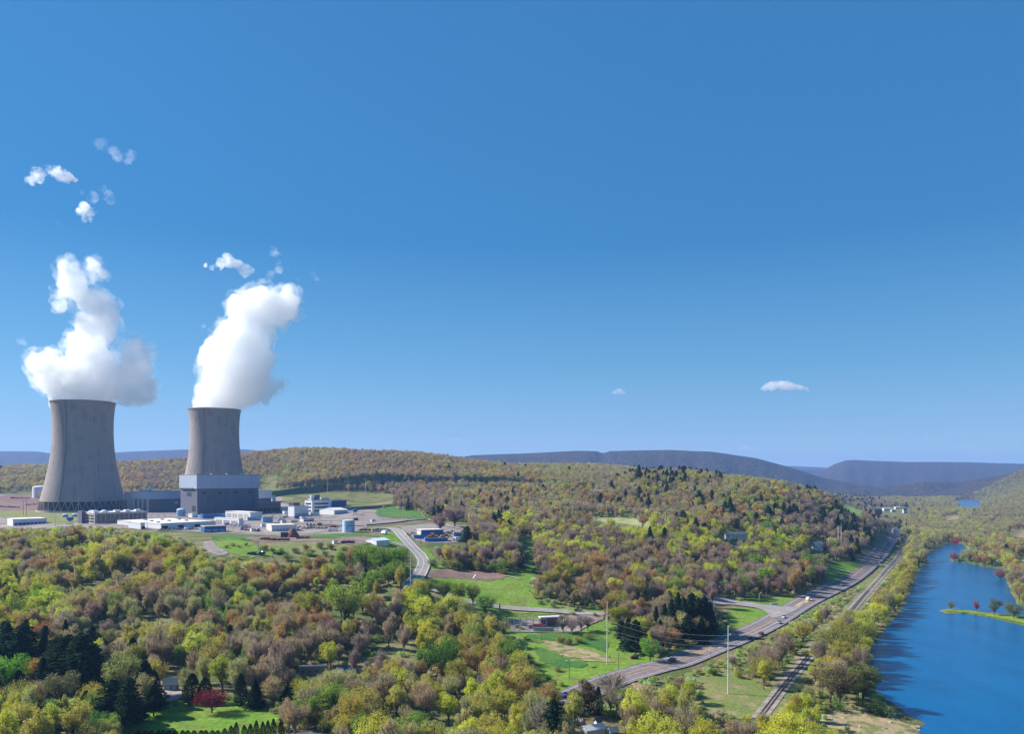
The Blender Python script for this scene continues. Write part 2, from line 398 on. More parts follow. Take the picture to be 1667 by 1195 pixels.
# ------------------------------------------------------------------ sheets laid on the ground
def drape(name, outline, material, dz=0.2, step=8.0, label=None, kind='structure'):
    P = np.asarray(outline, float)
    out = []
    es = min(step, 4.0) if material in RAGGED else step
    for i in range(len(P)):
        a, b = P[i], P[(i+1) % len(P)]; n = max(1, int(np.linalg.norm(b-a)/es))
        for k in range(n): out.append(a+(b-a)*k/n)
    out = np.array(out); lo, hi = out.min(0), out.max(0)
    if material in RAGGED: out = out+rng.uniform(-1, 1, out.shape)*np.array([1.1, 1.9])*(1+.0012*out[:, 1:2])*.8
    gx, gy = np.meshgrid(np.arange(lo[0], hi[0], step), np.arange(lo[1], hi[1], step))
    gx, gy = gx.ravel(), gy.ravel()
    k = inpoly(gx, gy, out); gx, gy = gx[k], gy[k]
    if len(gx):
        k = distpoly(gx, gy, out) > step*0.4; gx, gy = gx[k], gy[k]
    co = [Vector(p) for p in out] + [Vector((x, y)) for x, y in zip(gx, gy)]
    r = delaunay_2d_cdt(co, [], [list(range(len(out)))], 1, 1e-4)
    V = np.array([(v.x, v.y) for v in r[0]]); z = H(V[:,0], V[:,1])+dz
    me = bpy.data.meshes.new(name); me.from_pydata([(a, b, c) for (a, b), c in zip(V, z)], [], [tuple(f) for f in r[2]])
    me.materials.append(material); me.polygons.foreach_set('use_smooth', [True]*len(me.polygons)); me.update()
    o = link(bpy.data.objects.new(name, me))
    return props(o, kind=kind, label=label)
def px_poly(pts, n=5, smooth=True):
    W = ground_many(pts)[:, :2]
    return catmull(W, n, closed=True) if smooth else W
M_LAWN = ground_mat('mown_grass', [(0.12,0.235,0.024),(0.165,0.25,0.035),(0.145,0.175,0.032)], (0.03,0.11,0.5), thr=((0.42,0.58),(0.5,0.68)))
M_LAWN2 = ground_mat('rough_green', [(0.05,0.14,0.03),(0.08,0.16,0.03),(0.15,0.18,0.045)], (0.05,0.13,0.8), thr=((0.42,0.55),(0.55,0.68)))
M_DRY = ground_mat('dry_grass', [(0.20,0.20,0.07),(0.15,0.19,0.05),(0.27,0.21,0.12)], (0.03,0.11,0.8), thr=((0.42,0.55),(0.52,0.64)))
M_STRAW = ground_mat('straw', [(0.36,0.27,0.16),(0.30,0.24,0.13),(0.16,0.17,0.06)], (0.06,0.2,1.0))
M_GRAVEL = ground_mat('yard_gravel', [(0.31,0.265,0.235),(0.26,0.22,0.20),(0.20,0.155,0.135)], (0.015,0.05,0.7))
M_DIRT = ground_mat('brown_gravel', [(0.24,0.17,0.145),(0.28,0.21,0.18),(0.19,0.14,0.12)], (0.02,0.12,0.8))
M_REDDIRT = ground_mat('red_earth', [(0.22,0.13,0.11),(0.26,0.16,0.13),(0.17,0.11,0.09)], (0.02,0.08,0.8))
M_ASPH = ground_mat('asphalt', [(0.20,0.165,0.17),(0.225,0.185,0.19),(0.17,0.145,0.148)], (0.03,0.2,1.5))
M_ASPH_D = ground_mat('old_asphalt', [(0.12,0.105,0.105),(0.14,0.125,0.125),(0.11,0.10,0.10)], (0.03,0.2,1.5))
M_LANE = ground_mat('concrete_lane', [(0.34,0.30,0.28),(0.30,0.27,0.25),(0.27,0.24,0.22)], (0.03,0.2,1.5))
M_BALLAST = ground_mat('ballast', [(0.27,0.24,0.23),(0.32,0.27,0.24),(0.20,0.17,0.15)], (0.04,0.3,1.8))
M_WHITE = mat('road_paint_white', (0.72,0.72,0.74), .7, .08)
M_YELLOW = mat('road_paint_yellow', (0.75,0.42,0.09), .7, .1)

RAGGED = [M_LAWN, M_LAWN2, M_DRY, M_STRAW, M_GRAVEL, M_DIRT, M_REDDIRT]
drape('plant_yard', px_poly([(-70,812),(30,806),(120,804),(300,800),(445,806),(470,822),(600,830),(640,842),(700,845),(690,849),(600,858),(560,872),(430,872),(360,868),(230,862),(130,860),(60,862),(-70,868)]), M_GRAVEL, .15, 14, 'pale gravel yard of the power plant')
drape('parking_ground', px_poly([(-70,812),(0,808),(75,807),(68,825),(60,832),(-70,838)]), M_REDDIRT, .35, 12)
drape('plant_lawn', px_poly([(-60,838),(0,833),(60,832),(90,834),(128,836),(125,850),(90,853),(0,842),(-60,848)]), M_DRY, .45, 10)
drape('embankment_field', px_poly([(432,790),(450,795),(520,797),(570,799),(645,806),(640,812),(600,820),(560,815),(500,812),(440,808),(425,800)]), ground_mat('pale_field', [(0.135,0.145,0.05),(0.17,0.16,0.065),(0.10,0.12,0.04)], (0.01,0.05,0.5)), .5, 14)
drape('hill_clearing', px_poly([(428,778),(445,770),(455,776),(440,786),(432,791),(424,790)]), MATS['pale_field'], .5, 14)
drape('shaded_bank', px_poly([(612,838),(618,828),(640,825),(665,830),(690,838),(698,844),(655,845),(622,842)]), M_LAWN2, .6, 10)  # darker rough grass stands in for the shadow lying on this bank
drape('front_strip', px_poly([(345,873),(380,871),(440,874),(560,869),(600,872),(602,878),(560,879),(520,876),(480,879),(430,876),(360,882)]), M_LAWN2, .3, 8)
drape('pond_field', px_poly([(345,885),(365,878),(400,882),(425,890),(450,893),(470,898),(440,906),(410,908),(375,900),(350,893)]), M_LAWN, .3, 8)
drape('pond_gravel', px_poly([(331,884),(345,882),(352,890),(372,901),(355,905),(335,896)]), M_BALLAST, .4, 6)
drape('scrub_field', px_poly([(425,878),(480,880),(540,882),(600,890),(640,895),(655,905),(600,912),(520,905),(470,908),(430,900)]), M_DRY, .2, 8)
drape('equipment_yard', px_poly([(400,877),(430,875),(500,877),(540,880),(560,875),(610,876),(600,886),(570,888),(540,882),(470,883),(420,882)]), M_DIRT, .45, 8)
drape('road_lawn', px_poly([(628,868),(650,865),(668,885),(700,905),(705,922),(690,930),(672,905),(650,893),(630,885)]), M_LAWN, .15, 6)
drape('east_yard', px_poly([(655,858),(720,853),(765,862),(770,880),(735,884),(695,884),(672,876)]), M_BALLAST, .3, 8)
drape('shed_lawn', px_poly([(618,876),(634,872),(656,886),(650,890),(630,884)]), M_LAWN, .35, 5)
drape('central_lawn', px_poly([(688,893),(700,897),(712,915),(745,926),(800,930),(845,931),(860,918),(856,885),(850,872),(868,878),(872,930),(866,945),(872,968),(900,984),(950,993),(990,996),(992,1002),(900,1000),(840,998),(780,990),(735,972),(715,955),(700,935),(690,915)]), M_LAWN, .2, 8, 'bright green mown field')
drape('brown_lot', px_poly([(692,932),(720,929),(760,930),(800,931),(822,936),(818,942),(795,946),(755,944),(715,941),(695,940)]), M_REDDIRT, .4, 8, 'brown gravel lot on the green field')
drape('meadow', px_poly([(770,985),(830,1000),(900,1003),(985,1003),(1010,1015),(1020,1040),(1045,1062),(1090,1060),(1180,1035),(1230,1010),(1225,1020),(1100,1085),(1040,1100),(1000,1110),(960,1125),(900,1125),(860,1090),(840,1060),(800,1030)]), M_LAWN, .15, 8, 'green meadow beside the highway')
drape('wet_meadow', px_poly([(858,1035),(900,1032),(960,1030),(990,1045),(985,1062),(960,1055),(925,1048),(900,1045),(870,1048)]), M_LAWN2, .35, 6)
drape('straw_patch', px_poly([(885,1046),(915,1048),(950,1060),(985,1068),(1000,1078),(960,1078),(920,1070),(895,1058)]), M_STRAW, .5, 5)
drape('damp_patch', px_poly([(868,1056),(890,1058),(925,1074),(955,1078),(945,1088),(905,1086),(880,1076)]), M_LAWN2, .35, 6)
drape('substation_ground', px_poly([(829,1030),(832,1012),(868,1009),(912,1014),(930,1003),(958,1001),(975,1008),(960,1020),(940,1030),(880,1031)], smooth=False), M_BALLAST, .5, 5)
drape('trackside_ground', px_poly([(925,1003),(940,1001),(985,1001),(975,1012),(955,1022),(935,1018)]), M_DIRT, .6, 5)
drape('corner_lawn', px_poly([(1182,1000),(1200,990),(1235,992),(1260,1000),(1240,1018),(1205,1028),(1188,1018)]), M_LAWN, .3, 5)
drape('corner_lawn', px_poly([(1205,978),(1240,973),(1285,974),(1300,976),(1285,986),(1260,990),(1225,982)]), M_LAWN, .3, 5)
drape('roadside_lawn', px_poly([(1345,925),(1375,915),(1410,918),(1412,924),(1385,938),(1355,948),(1345,940)]), M_LAWN, .3, 6)
drape('front_garden_lawn', px_poly([(160,1215),(200,1185),(235,1150),(290,1140),(340,1143),(400,1140),(450,1150),(485,1175),(490,1215)]), M_LAWN, .2, 5, 'bright garden lawn round the crimson maple')
drape('garden_drive', px_poly([(258,1138),(265,1125),(290,1122),(296,1134),(285,1142),(268,1144)]), M_LANE, .4, 4)
drape('foreground_lane', px_poly([(455,1215),(480,1186),(500,1178),(530,1186),(590,1192),(640,1188),(665,1178),(715,1176),(725,1184),(700,1192),(640,1205),(560,1212)]), M_ASPH_D, .3, 5)
drape('pole_clearing', px_poly([(1095,1120),(1130,1098),(1180,1092),(1235,1105),(1262,1125),(1245,1160),(1190,1175),(1130,1165),(1100,1145)]), M_DRY, .2, 6)
drape('sandy_bank', px_poly([(1322,1150),(1350,1148),(1400,1160),(1440,1166),(1470,1178),(1500,1195),(1480,1215),(1400,1210),(1350,1185),(1320,1168)]), M_STRAW, .3, 5)
drape('trackside_straw', px_poly([(1235,1155),(1262,1125),(1300,1085),(1318,1068),(1335,1070),(1325,1095),(1300,1130),(1290,1150),(1265,1165)]), M_DRY, .25, 5)
drape('highway_verge', px_poly([(1110,1102),(1180,1072),(1240,1050),(1290,1022),(1340,990),(1390,958),(1425,930),(1450,900),(1470,895),(1445,925),(1400,965),(1350,1005),(1290,1040),(1230,1070),(1150,1105)]), M_DRY, .15, 7)
drape('line_clearing', px_poly([(925,847),(960,842.5),(1000,843),(1045,847),(1075,857),(1060,862),(1010,853),(960,851)]), ground_mat('clearing', [(0.28,0.28,0.12),(0.36,0.32,0.2),(0.17,0.24,0.06)], (0.02,0.08,0.5)), .5, 8)
drape('hill_pasture', px_poly([(1352,818),(1375,820),(1405,832),(1425,842),(1410,844),(1380,833)]), M_LAWN, .5, 10)
drape('sand_field', px_poly([(1536,842),(1555,838),(1565,841),(1560,846),(1542,847)]), M_STRAW, .4, 14)
drape('sand_field', px_poly([(1632,864),(1660,860),(1690,868),(1690,876),(1650,875)]), M_STRAW, .4, 12)
drape('island_grass', px_poly([(1535,995),(1560,994),(1600,998),(1640,1002),(1700,1008),(1700,1022),(1650,1012),(1610,1004),(1565,998)]), M_LAWN, .25, 5)
drape('islet_grass', px_poly([(1552,912),(1570,909),(1600,913),(1620,919),(1618,923),(1590,920),(1565,915)]), M_LAWN2, .25, 6)
drape('far_bank_path', px_poly([(1600,880),(1608,880),(1630,905),(1650,938),(1667,962),(1660,965),(1640,935),(1618,905)]), M_DRY, .3, 7)

# ------------------------------------------------------------------ roads
def px_line(pts, n=8): return catmull(ground_many(pts)[:, :2], n)
def resample(L, step):
    s = np.concatenate([[0], np.cumsum(np.linalg.norm(np.diff(L, axis=0), axis=1))])
    t = np.arange(0, s[-1], step); return np.stack([np.interp(t, s, L[:,0]), np.interp(t, s, L[:,1])], 1)
def strip_geo(L, offs0, offs1, dz, cols=4, a=0, b=None):
    """ribbon between two sideways offsets along the centre line L"""
    T = np.gradient(L, axis=0); T /= np.linalg.norm(T, axis=1)[:,None]; Nn = np.stack([T[:,1], -T[:,0]], 1)
    b = len(L) if b is None else b
    L = L[a:b]; Nn = Nn[a:b]
    zc = H(L[:,0], L[:,1])
    V = []
    for o in np.linspace(offs0, offs1, cols):
        P = L+Nn*o; z = np.maximum(H(P[:,0], P[:,1]), 0)*0.8+zc*0.2+dz; V.append(np.stack([P[:,0], P[:,1], z], 1))
    n = len(L); V = np.concatenate(V); i = np.arange(cols*n).reshape(cols, n)
    Q = np.stack([i[:-1,:-1], i[:-1,1:], i[1:,1:], i[1:,:-1]], -1).reshape(-1,4)[:, ::-1]
    return V, Q
def join_geo(parts):
    V, Q, o = [], [], 0
    for v, q in parts: V.append(v); Q.append(q+o); o += len(v)
    return np.concatenate(V), np.concatenate(Q)
def ribbon(name, parts, material, parent=None, label=None, kind='structure'):
    V, Q = join_geo(parts); me = arr_mesh(name, V, Q, [material], smooth=True)
    o = link(bpy.data.objects.new(name, me), parent)
    return props(o, kind=kind, label=label) if parent is None else o
HWY = resample(px_line([(905,1146),(945,1131),(1000,1108),(1060,1090),(1100,1080),(1150,1060),(1200,1040),(1250,1017),(1300,987),(1340,966),(1380,945),(1412,920),(1434,898),(1445,883),(1452,872),(1462,862)]), 5)
hw = ribbon('highway', [strip_geo(HWY, -9.5, 9.5, .52, 7)], M_ASPH, None, 'highway running beside the river')
dash = []
for off, wd in ((-7.2,.25),(7.2,.22)): dash.append(strip_geo(HWY, off-wd/2, off+wd/2, .58, 2))
ribbon('edge_line', dash, M_WHITE, hw)
def hidx(px): return int(np.argmin(np.abs(CX+F*HWY[:,0]/HWY[:,1]-px)))
ia, ib, ic, idd, ie = [hidx(v_) for v_ in (1085, 1128, 1160, 1268, 1330)]
yl = [strip_geo(HWY, -1.9, -1.6, .58, 2, 0, ic), strip_geo(HWY, 1.6, 1.9, .58, 2, 0, ic), strip_geo(HWY, -.2, .2, .58, 2, ic, idd-2), strip_geo(HWY, -.45, -.2, .58, 2, ie), strip_geo(HWY, .2, .45, .58, 2, ie)]
for k in range(ib, ic+1):                                   # slanting bars of the hatched island
    p0, p1 = HWY[k], HWY[min(k+1, len(HWY)-1)]; T_ = (p1-p0)/np.linalg.norm(p1-p0); N_ = np.array([T_[1], -T_[0]])
    q_ = [p0-N_*1.6, p0-N_*1.6+T_*1.2, p0+N_*1.6+T_*4.2, p0+N_*1.6+T_*3.0]
    V_ = np.array([(a_[0], a_[1], h1(*a_)*.8+h1(*p0)*.2+.585) for a_ in q_]); yl.append((V_, np.array([[0,3,2,1]])))
ribbon('centre_line', yl, M_YELLOW, hw)
ribbon('turning_bay', [strip_geo(HWY, -1.7, 1.9, .59, 3, hidx(1297), hidx(1322))], M_YELLOW, hw)
ribbon('lane_line', [strip_geo(HWY, 3.3, 3.6, .58, 2, hidx(1160), hidx(1262))], M_WHITE, hw)
ROAD1 = resample(px_line([(612,860),(640,862),(655,874),(665,885),(676,897),(684,905),(690,916),(687,928),(680,940),(668,952),(672,962),(700,966)]), 4)
ribbon('plant_road', [strip_geo(ROAD1, -5.2, 5.2, .75, 5)], M_LANE, None, 'pale curving road up to the plant')
ribbon('plant_road_line', [strip_geo(ROAD1, -4.6, -4.2, .82, 2), strip_geo(ROAD1, 4.2, 4.6, .82, 2), strip_geo(ROAD1, -.15, .15, .82, 2)], M_WHITE)
ROAD2 = resample(px_line([(690,958),(720,966),(760,980),(800,988),(850,993),(900,996),(950,1000),(1000,1000),(1050,995),(1100,988),(1150,980),(1180,979),(1215,985),(1240,992),(1262,997),(1280,1000)]), 4)
ribbon('lane', [strip_geo(ROAD2, -3.6, 3.6, .7, 4)], M_LANE, None, 'pale lane across the field to the highway')
drape('junction', px_poly([(1235,986),(1290,990),(1312,978),(1300,993),(1262,1008),(1250,1000)], 3), M_LANE, .72, 4)
drape('junction_lot', px_poly([(1150,974),(1175,972),(1205,979),(1235,985),(1235,991),(1190,986),(1160,986)], 3), M_LANE, .66, 4)
DRIVE = resample(px_line([(640,884),(655,889),(672,896)]), 4)
ribbon('shed_drive', [strip_geo(DRIVE, -3.5, 3.5, .7, 3)], M_LANE)
DRIVE2 = resample(px_line([(1357,930),(1375,932),(1392,935)]), 4)
ribbon('side_drive', [strip_geo(DRIVE2, -2.2, 2.2, .7, 3)], M_LANE)
FPATH = resample(px_line([(818,938),(835,941),(850,946)]), 4)
ribbon('field_path', [strip_geo(FPATH, -1.2, 1.2, .6, 2)], M_LANE)
ribbon('lot_line', [strip_geo(resample(px_line([(770,943),(775,936)]), 3), -.4, .4, .62, 2)], M_WHITE)
UPROAD = resample(px_line([(696,848),(715,850),(732,858),(760,864)]), 5)
ribbon('upper_road', [strip_geo(UPROAD, -3, 3, .9, 3)], M_LANE)

M_TANV = ground_mat('tan_verge', [(0.30,0.24,0.16),(0.22,0.20,0.10),(0.16,0.17,0.06)], (0.06,0.16,1.0))
# railway: ballast bed is ground; the track is a thing with rails and sleepers
RAIL = resample(px_line([(1235,1172),(1252,1150),(1275,1120),(1300,1090),(1325,1060),(1350,1030),(1372,1008),(1392,988),(1412,965),(1438,935),(1460,910),(1470,895),(1482,878)]), 4)
M_BED = ground_mat('rail_ballast', [(0.30,0.26,0.23),(0.36,0.30,0.26),(0.22,0.19,0.155)], (0.05,0.35,1.8))
ribbon('railway_bed', [strip_geo(RAIL, -3.0, 3.0, .40, 4)], M_BED, None, 'pale gravel railway bed')
ribbon('railway_verge', [strip_geo(RAIL, -6.5, 6, .2, 5)], M_TANV)
M_RAIL = mat('rusty_rail', (0.10,0.07,0.065), .5, .2, 1, .6); M_SLEEP = mat('sleeper_wood', (0.19,0.155,0.14), .9, .25, 1)
M_TAN = ground_mat('track_gravel', [(0.42,0.33,0.27),(0.36,0.29,0.25),(0.30,0.25,0.20)], (0.04,0.2,1.5))
rt = thing('railway_track', 'single railway track on pale gravel between the highway and the river trees', 'railway')
def rail_geo(off):
    parts = []
    V, Q = strip_geo(RAIL, off-.11, off+.11, .66, 2); parts.append((V, Q))
    n = len(V)//2; lo = V.copy(); lo[:,2] -= .2
    parts.append((np.concatenate([V[:n], lo[:n]]), np.stack([np.arange(n-1), np.arange(1,n), n+np.arange(1,n), n+np.arange(n-1)], 1)))
    parts.append((np.concatenate([V[n:], lo[n:]]), np.stack([np.arange(n-1), np.arange(1,n), n+np.arange(1,n), n+np.arange(n-1)], 1)))
    return parts
for off in (-.75, .75): ribbon('rail', rail_geo(off), M_RAIL, rt)
def sleepers():
    S = resample(RAIL, 1.6); T = np.gradient(S, axis=0); T /= np.linalg.norm(T, axis=1)[:,None]; z = H(S[:,0], S[:,1])+.46
    mb = MB()
    for (x, y), (tx, ty), zz in zip(S[:260], T, z):
        a = Vector((tx, ty, 0))*.14; b = Vector((ty, -tx, 0))*1.3; c = Vector((x, y, zz))
        t = Vector((0,0,.08))
        mb.add([c-a-b, c+a-b, c+a+b, c-a+b, c-a-b+t, c+a-b+t, c+a+b+t, c-a+b+t], [(0,3,2,1),(4,5,6,7),(0,1,5,4),(1,2,6,5),(2,3,7,6),(3,0,4,7)])
    o = mb.obj('sleepers', M_SLEEP, rt); o['kind'] = 'stuff'
sleepers()
# ------------------------------------------------------------------ plant materials: the colour of each plant rides on its 'col'
def leaf_mat(name, trans=0.5, rough=0.9):
    m = bpy.data.materials.new(name); m.use_nodes = True; nt = m.node_tree; nt.nodes.clear()
    at = N(nt, 'ShaderNodeAttribute', attribute_type='INSTANCER', attribute_name='col')
    lv = N(nt, 'ShaderNodeAttribute', attribute_type='GEOMETRY', attribute_name='tone')
    mul = N(nt, 'ShaderNodeVectorMath', operation='MULTIPLY')
    nt.links.new(at.outputs['Color'], mul.inputs[0]); nt.links.new(lv.outputs['Color'], mul.inputs[1])
    d = N(nt, 'ShaderNodeBsdfDiffuse'); t = N(nt, 'ShaderNodeBsdfTranslucent'); mx = N(nt, 'ShaderNodeMixShader')
    mx.inputs[0].default_value = trans
    o = N(nt, 'ShaderNodeOutputMaterial')
    nt.links.new(mul.outputs[0], d.inputs['Color']); nt.links.new(mul.outputs[0], t.inputs['Color'])
    nt.links.new(d.outputs[0], mx.inputs[1]); nt.links.new(t.outputs[0], mx.inputs[2]); nt.links.new(mx.outputs[0], o.inputs['Surface'])
    return m
M_LEAF = leaf_mat('foliage'); M_BARK = mat('bark', (0.115,0.09,0.075), .95, .25, 1.5)
M_BARKP = mat('pale_bark', (0.23,0.20,0.17), .95, .25, 1.5)
def set_tone(me, tone_v):
    a = me.attributes.new('tone', 'FLOAT_COLOR', 'POINT')
    t = np.ones((len(me.vertices), 4), np.float32); t[:, :3] = tone_v
    a.data.foreach_set('color', t.ravel())
def rand_dirs(n, r):
    v = r.normal(size=(n, 3)); return v/np.linalg.norm(v, axis=1)[:,None]
def slivers(P0, P1, w, r):
    """thin triangles from P0 to P1: twigs"""
    d = P1-P0; s = np.cross(d, rand_dirs(len(d), r)); s /= np.linalg.norm(s, axis=1)[:,None]+1e-9
    V = np.stack([P0-s*w[:,None], P0+s*w[:,None], P1], 1).reshape(-1, 3)
    return V, np.arange(len(V)).reshape(-1, 3)
def leaf_tris(C, nrm, size, r):
    """leaf clumps: two triangles each, roughly facing nrm"""
    a = np.cross(nrm, rand_dirs(len(C), r)); a /= np.linalg.norm(a, axis=1)[:,None]+1e-9
    b = np.cross(nrm, a)
    j = lambda: (r.uniform(.6, 1.3, len(C))*size)[:,None]
    V = np.stack([C-a*j(), C-b*j()*.6, C+a*j(), C+b*j()*.6], 1).reshape(-1, 3)
    i = np.arange(len(C))*4
    return V, np.concatenate([np.stack([i, i+1, i+2], 1), np.stack([i, i+2, i+3], 1)])
def tube_arr(pts, r0, r1, n=5):
    mb = MB(); mb.tube(pts, r0, n, r1)
    F3 = []
    for f in mb.f:
        for k in range(1, len(f)-1): F3.append((f[0], f[k], f[k+1]))
    return np.array([tuple(v) for v in mb.v]), np.array(F3)
def cat(parts):
    V, Q = join_geo(parts); return V, Q
def deciduous(seed, form, leaf, twig, detail=1.0):
    """tree 14 m tall: trunk with limbs, crown of twigs and leaf clumps. form: round, vase, oval, spread"""
    r = np.random.default_rng(seed); Ht = 14.0
    R, cz, rz, base = dict(round=(5.0, 8.2, 5.4, 2.6), vase=(5.2, 8.8, 5.2, 3.0), oval=(3.8, 8.2, 5.7, 2.4), spread=(7.6, 7.6, 4.6, 2.6), column=(2.6, 8, 6, 2), low=(6.2, 6.9, 6.0, 1.2), upright=(3.7, 8.0, 5.6, 1.8))[form]
    nl = int(r.integers(13, 18)); lobes = []
    for i in range(nl):
        for _ in range(30):
            d = rand_dirs(1, r)[0]; d[2] = d[2]*.95+.05
            c = np.array([d[0]*R*r.uniform(.45,.72), d[1]*R*r.uniform(.45,.72), cz+d[2]*rz*r.uniform(.4,.72)])
            if form == 'vase' and c[2] < cz-1 and np.hypot(c[0], c[1]) < 2: continue
            if all(np.linalg.norm(c-l[0]) > R*.33 for l in lobes): break
        lobes.append((c, R*r.uniform(.27,.42)))
    trunk = [tube_arr([(0,0,-1.5),(r.normal()*.1,r.normal()*.1,base*.7),(r.normal()*.3,r.normal()*.3,cz*.8)], .34, .17, 7)]
    crown = []; tone = []
    V0, V1, W = [], [], []
    for c, lr in lobes:
        z0 = r.uniform(base*.75, cz*.72); s = np.array([r.normal()*.1, r.normal()*.1, z0])
        m1 = s*.6+c*.4+np.array([0,0,-.3]); m2 = s*.25+c*.75+r.normal(size=3)*.25
        trunk.append(tube_arr([s, m1, m2, c+np.array([0,0,lr*.2])], .15, .045, 4))
        for k in range(int(9*detail)+3):                     # branchlets from the limb into the lobe
            st = m1+(c-m1)*r.uniform(.2, 1); e = c+rand_dirs(1, r)[0]*lr*r.uniform(.5,.95); e[2] += lr*.15
            V0.append(st); V1.append(e); W.append(.07)
    V0, V1, W = np.array(V0), np.array(V1), np.array(W)
    trunk.append(slivers(V0, V1, W, r))
    root = np.array([0, 0, cz-rz*.75])
    nT = int(950*twig*detail); nL = int(1700*leaf*detail)
    li = r.choice(len(lobes), nT, p=np.array([l[1]**2 for l in lobes])/sum(l[1]**2 for l in lobes))
    C = np.array([lobes[i][0] for i in li]); LR = np.array([lobes[i][1] for i in li])
    if nT:
        d = rand_dirs(nT, r); tip = C+d*(LR*r.uniform(.75, 1.12, nT))[:,None]
        out = tip-root; out /= np.linalg.norm(out, axis=1)[:,None]
        st = tip-out*(r.uniform(.9, 2.2, nT))[:,None]+r.normal(size=(nT,3))*.12
        v = slivers(st, tip, r.uniform(.035, .075, nT)/math.sqrt(detail), r); crown.append(v)
        tone.append(np.repeat(np.stack([np.full(nT,1.0)*r.uniform(.7,1.1,nT)]*3, 1)*np.array([1,.92,.95]), 3, 0))
    if nL:
        li = r.choice(len(lobes), nL, p=np.array([l[1]**2 for l in lobes])/sum(l[1]**2 for l in lobes))
        C = np.array([lobes[i][0] for i in li]); LR = np.array([lobes[i][1] for i in li])
        d = rand_dirs(nL, r); d[:,2] = np.where(d[:,2] < -.3, d[:,2]*.4, d[:,2]); rad = LR*(r.uniform(.25, 1.0, nL)**.45)*1.04
        P = C+d*rad[:,None]
        nr = d+r.normal(size=(nL,3))*.45; nr /= np.linalg.norm(nr, axis=1)[:,None]
        crown.append(leaf_tris(P, nr, .27/math.sqrt(detail), r))
        lt = r.uniform(.78, 1.22, nL)*np.array([1+.08*math.sin(i*2.1) for i in range(len(lobes))])[li]
        tone.append(np.repeat(np.stack([lt*r.uniform(.93,1.07,nL), lt, lt*r.uniform(.8,1.15,nL)], 1), 4, 0))
    return cat(trunk), cat(crown), np.concatenate(tone)
def conifer(seed, form, detail=1.0):
    """evergreen 14 m tall. form: spruce, pine, thuja"""
    r = np.random.default_rng(seed); crown = []; tone = []
    trunk = [tube_arr([(0,0,-1.5),(0,0,6),(0,0,13.2)], .28, .05, 6)]
    nb = int({'spruce':150,'pine':130,'thuja':60}[form]*(.5+.5*detail))
    P, Nn, S = [], [], []
    if form == 'thuja':
        n = int(1500*detail); z = r.uniform(.1, 13.8, n); t = z/14
        rad = 2.3*np.minimum(1, (t*6)**.5)*np.clip((1-t)*1.8, 0, 1)**.6
        a = r.uniform(0, 6.283, n); q = r.uniform(.75, 1.02, n)
        P = np.stack([rad*q*np.cos(a), rad*q*np.sin(a), z], 1); d = np.stack([np.cos(a), np.sin(a), .45+0*a], 1)
        d += r.normal(size=d.shape)*.3; d /= np.linalg.norm(d, axis=1)[:,None]
        crown.append(leaf_tris(P, d, .33/math.sqrt(detail), r)); lt = r.uniform(.7,1.3,n)
        tone.append(np.repeat(np.stack([lt]*3, 1), 4, 0))
    else:
        for i in range(nb):
            t = (i+.5)/nb; z = 1.6+t*12 if form == 'spruce' else 2.6+t*11
            L = (4.0*(1-t)**.85+.25) if form == 'spruce' else 4.4*(1-t**1.8)**.7*r.uniform(.55,1.15)+.3
            L *= r.uniform(.75,1.12); a = i*2.399+r.uniform(-.3,.3)
            d = np.array([math.cos(a), math.sin(a), -.22 if form == 'spruce' else .12]); s = np.array([0,0,z])
            trunk.append(slivers(np.array([s]), np.array([s+d*L]), np.array([.06]), r))
            n = int((5+L*6.0)*detail)+2
            q = r.uniform(.12, 1, n)**.8; w = L*.3*(1.15-q)
            sd = np.array([-math.sin(a), math.cos(a), 0])
            pp = s+d*(L*q)[:,None]+sd*(r.uniform(-1,1,n)*w)[:,None]; pp[:,2] -= q*q*L*.10*(form=='spruce')+r.uniform(-.12,.12,n)
            P.append(pp); nn = np.array([d[0]*.5, d[1]*.5, .8])+r.normal(size=(n,3))*.35; Nn.append(nn/np.linalg.norm(nn,axis=1)[:,None])
        P = np.concatenate(P); Nn = np.concatenate(Nn)
        crown.append(leaf_tris(P, Nn, .42/math.sqrt(detail), r)); lt = r.uniform(.6,1.4,len(P))
        tone.append(np.repeat(np.stack([lt]*3, 1), 4, 0))
    return cat(trunk), cat(crown), np.concatenate(tone)
def shrub(seed, leaf=1.0, detail=1.0):
    """low rounded bush, 4 m wide and 3 m tall"""
    r = np.random.default_rng(seed); trunk = []; crown = []; tone = []
    lobes = [(np.array([r.uniform(-1.2,1.2), r.uniform(-1.2,1.2), r.uniform(.9,1.9)]), r.uniform(.7,1.15)) for _ in range(7)]
    for c, lr in lobes: trunk.append(tube_arr([(0,0,-.5), c*.5, c], .05, .02, 4))
    n = int(700*leaf*detail); li = r.integers(0, 7, n); C = np.array([lobes[i][0] for i in li]); LR = np.array([lobes[i][1] for i in li])
    d = rand_dirs(n, r); P = C+d*(LR*r.uniform(.5,1.05,n))[:,None]; P[:,2] = np.maximum(P[:,2], .05)
    nr = d+r.normal(size=(n,3))*.4; nr /= np.linalg.norm(nr,axis=1)[:,None]
    crown.append(leaf_tris(P, nr, .16/math.sqrt(detail), r)); lt = r.uniform(.75,1.25,n); tone.append(np.repeat(np.stack([lt]*3,1),4,0))
    m = int(200*detail); tip = np.array([l[0] for l in lobes])[r.integers(0,7,m)]+rand_dirs(m,r)*1.2; tip[:,2] = np.abs(tip[:,2])
    crown.append(slivers(tip*.4, tip, np.full(m,.03), r)); tone.append(np.full((m*3,3),.7))
    return cat(trunk), cat(crown), np.concatenate(tone)

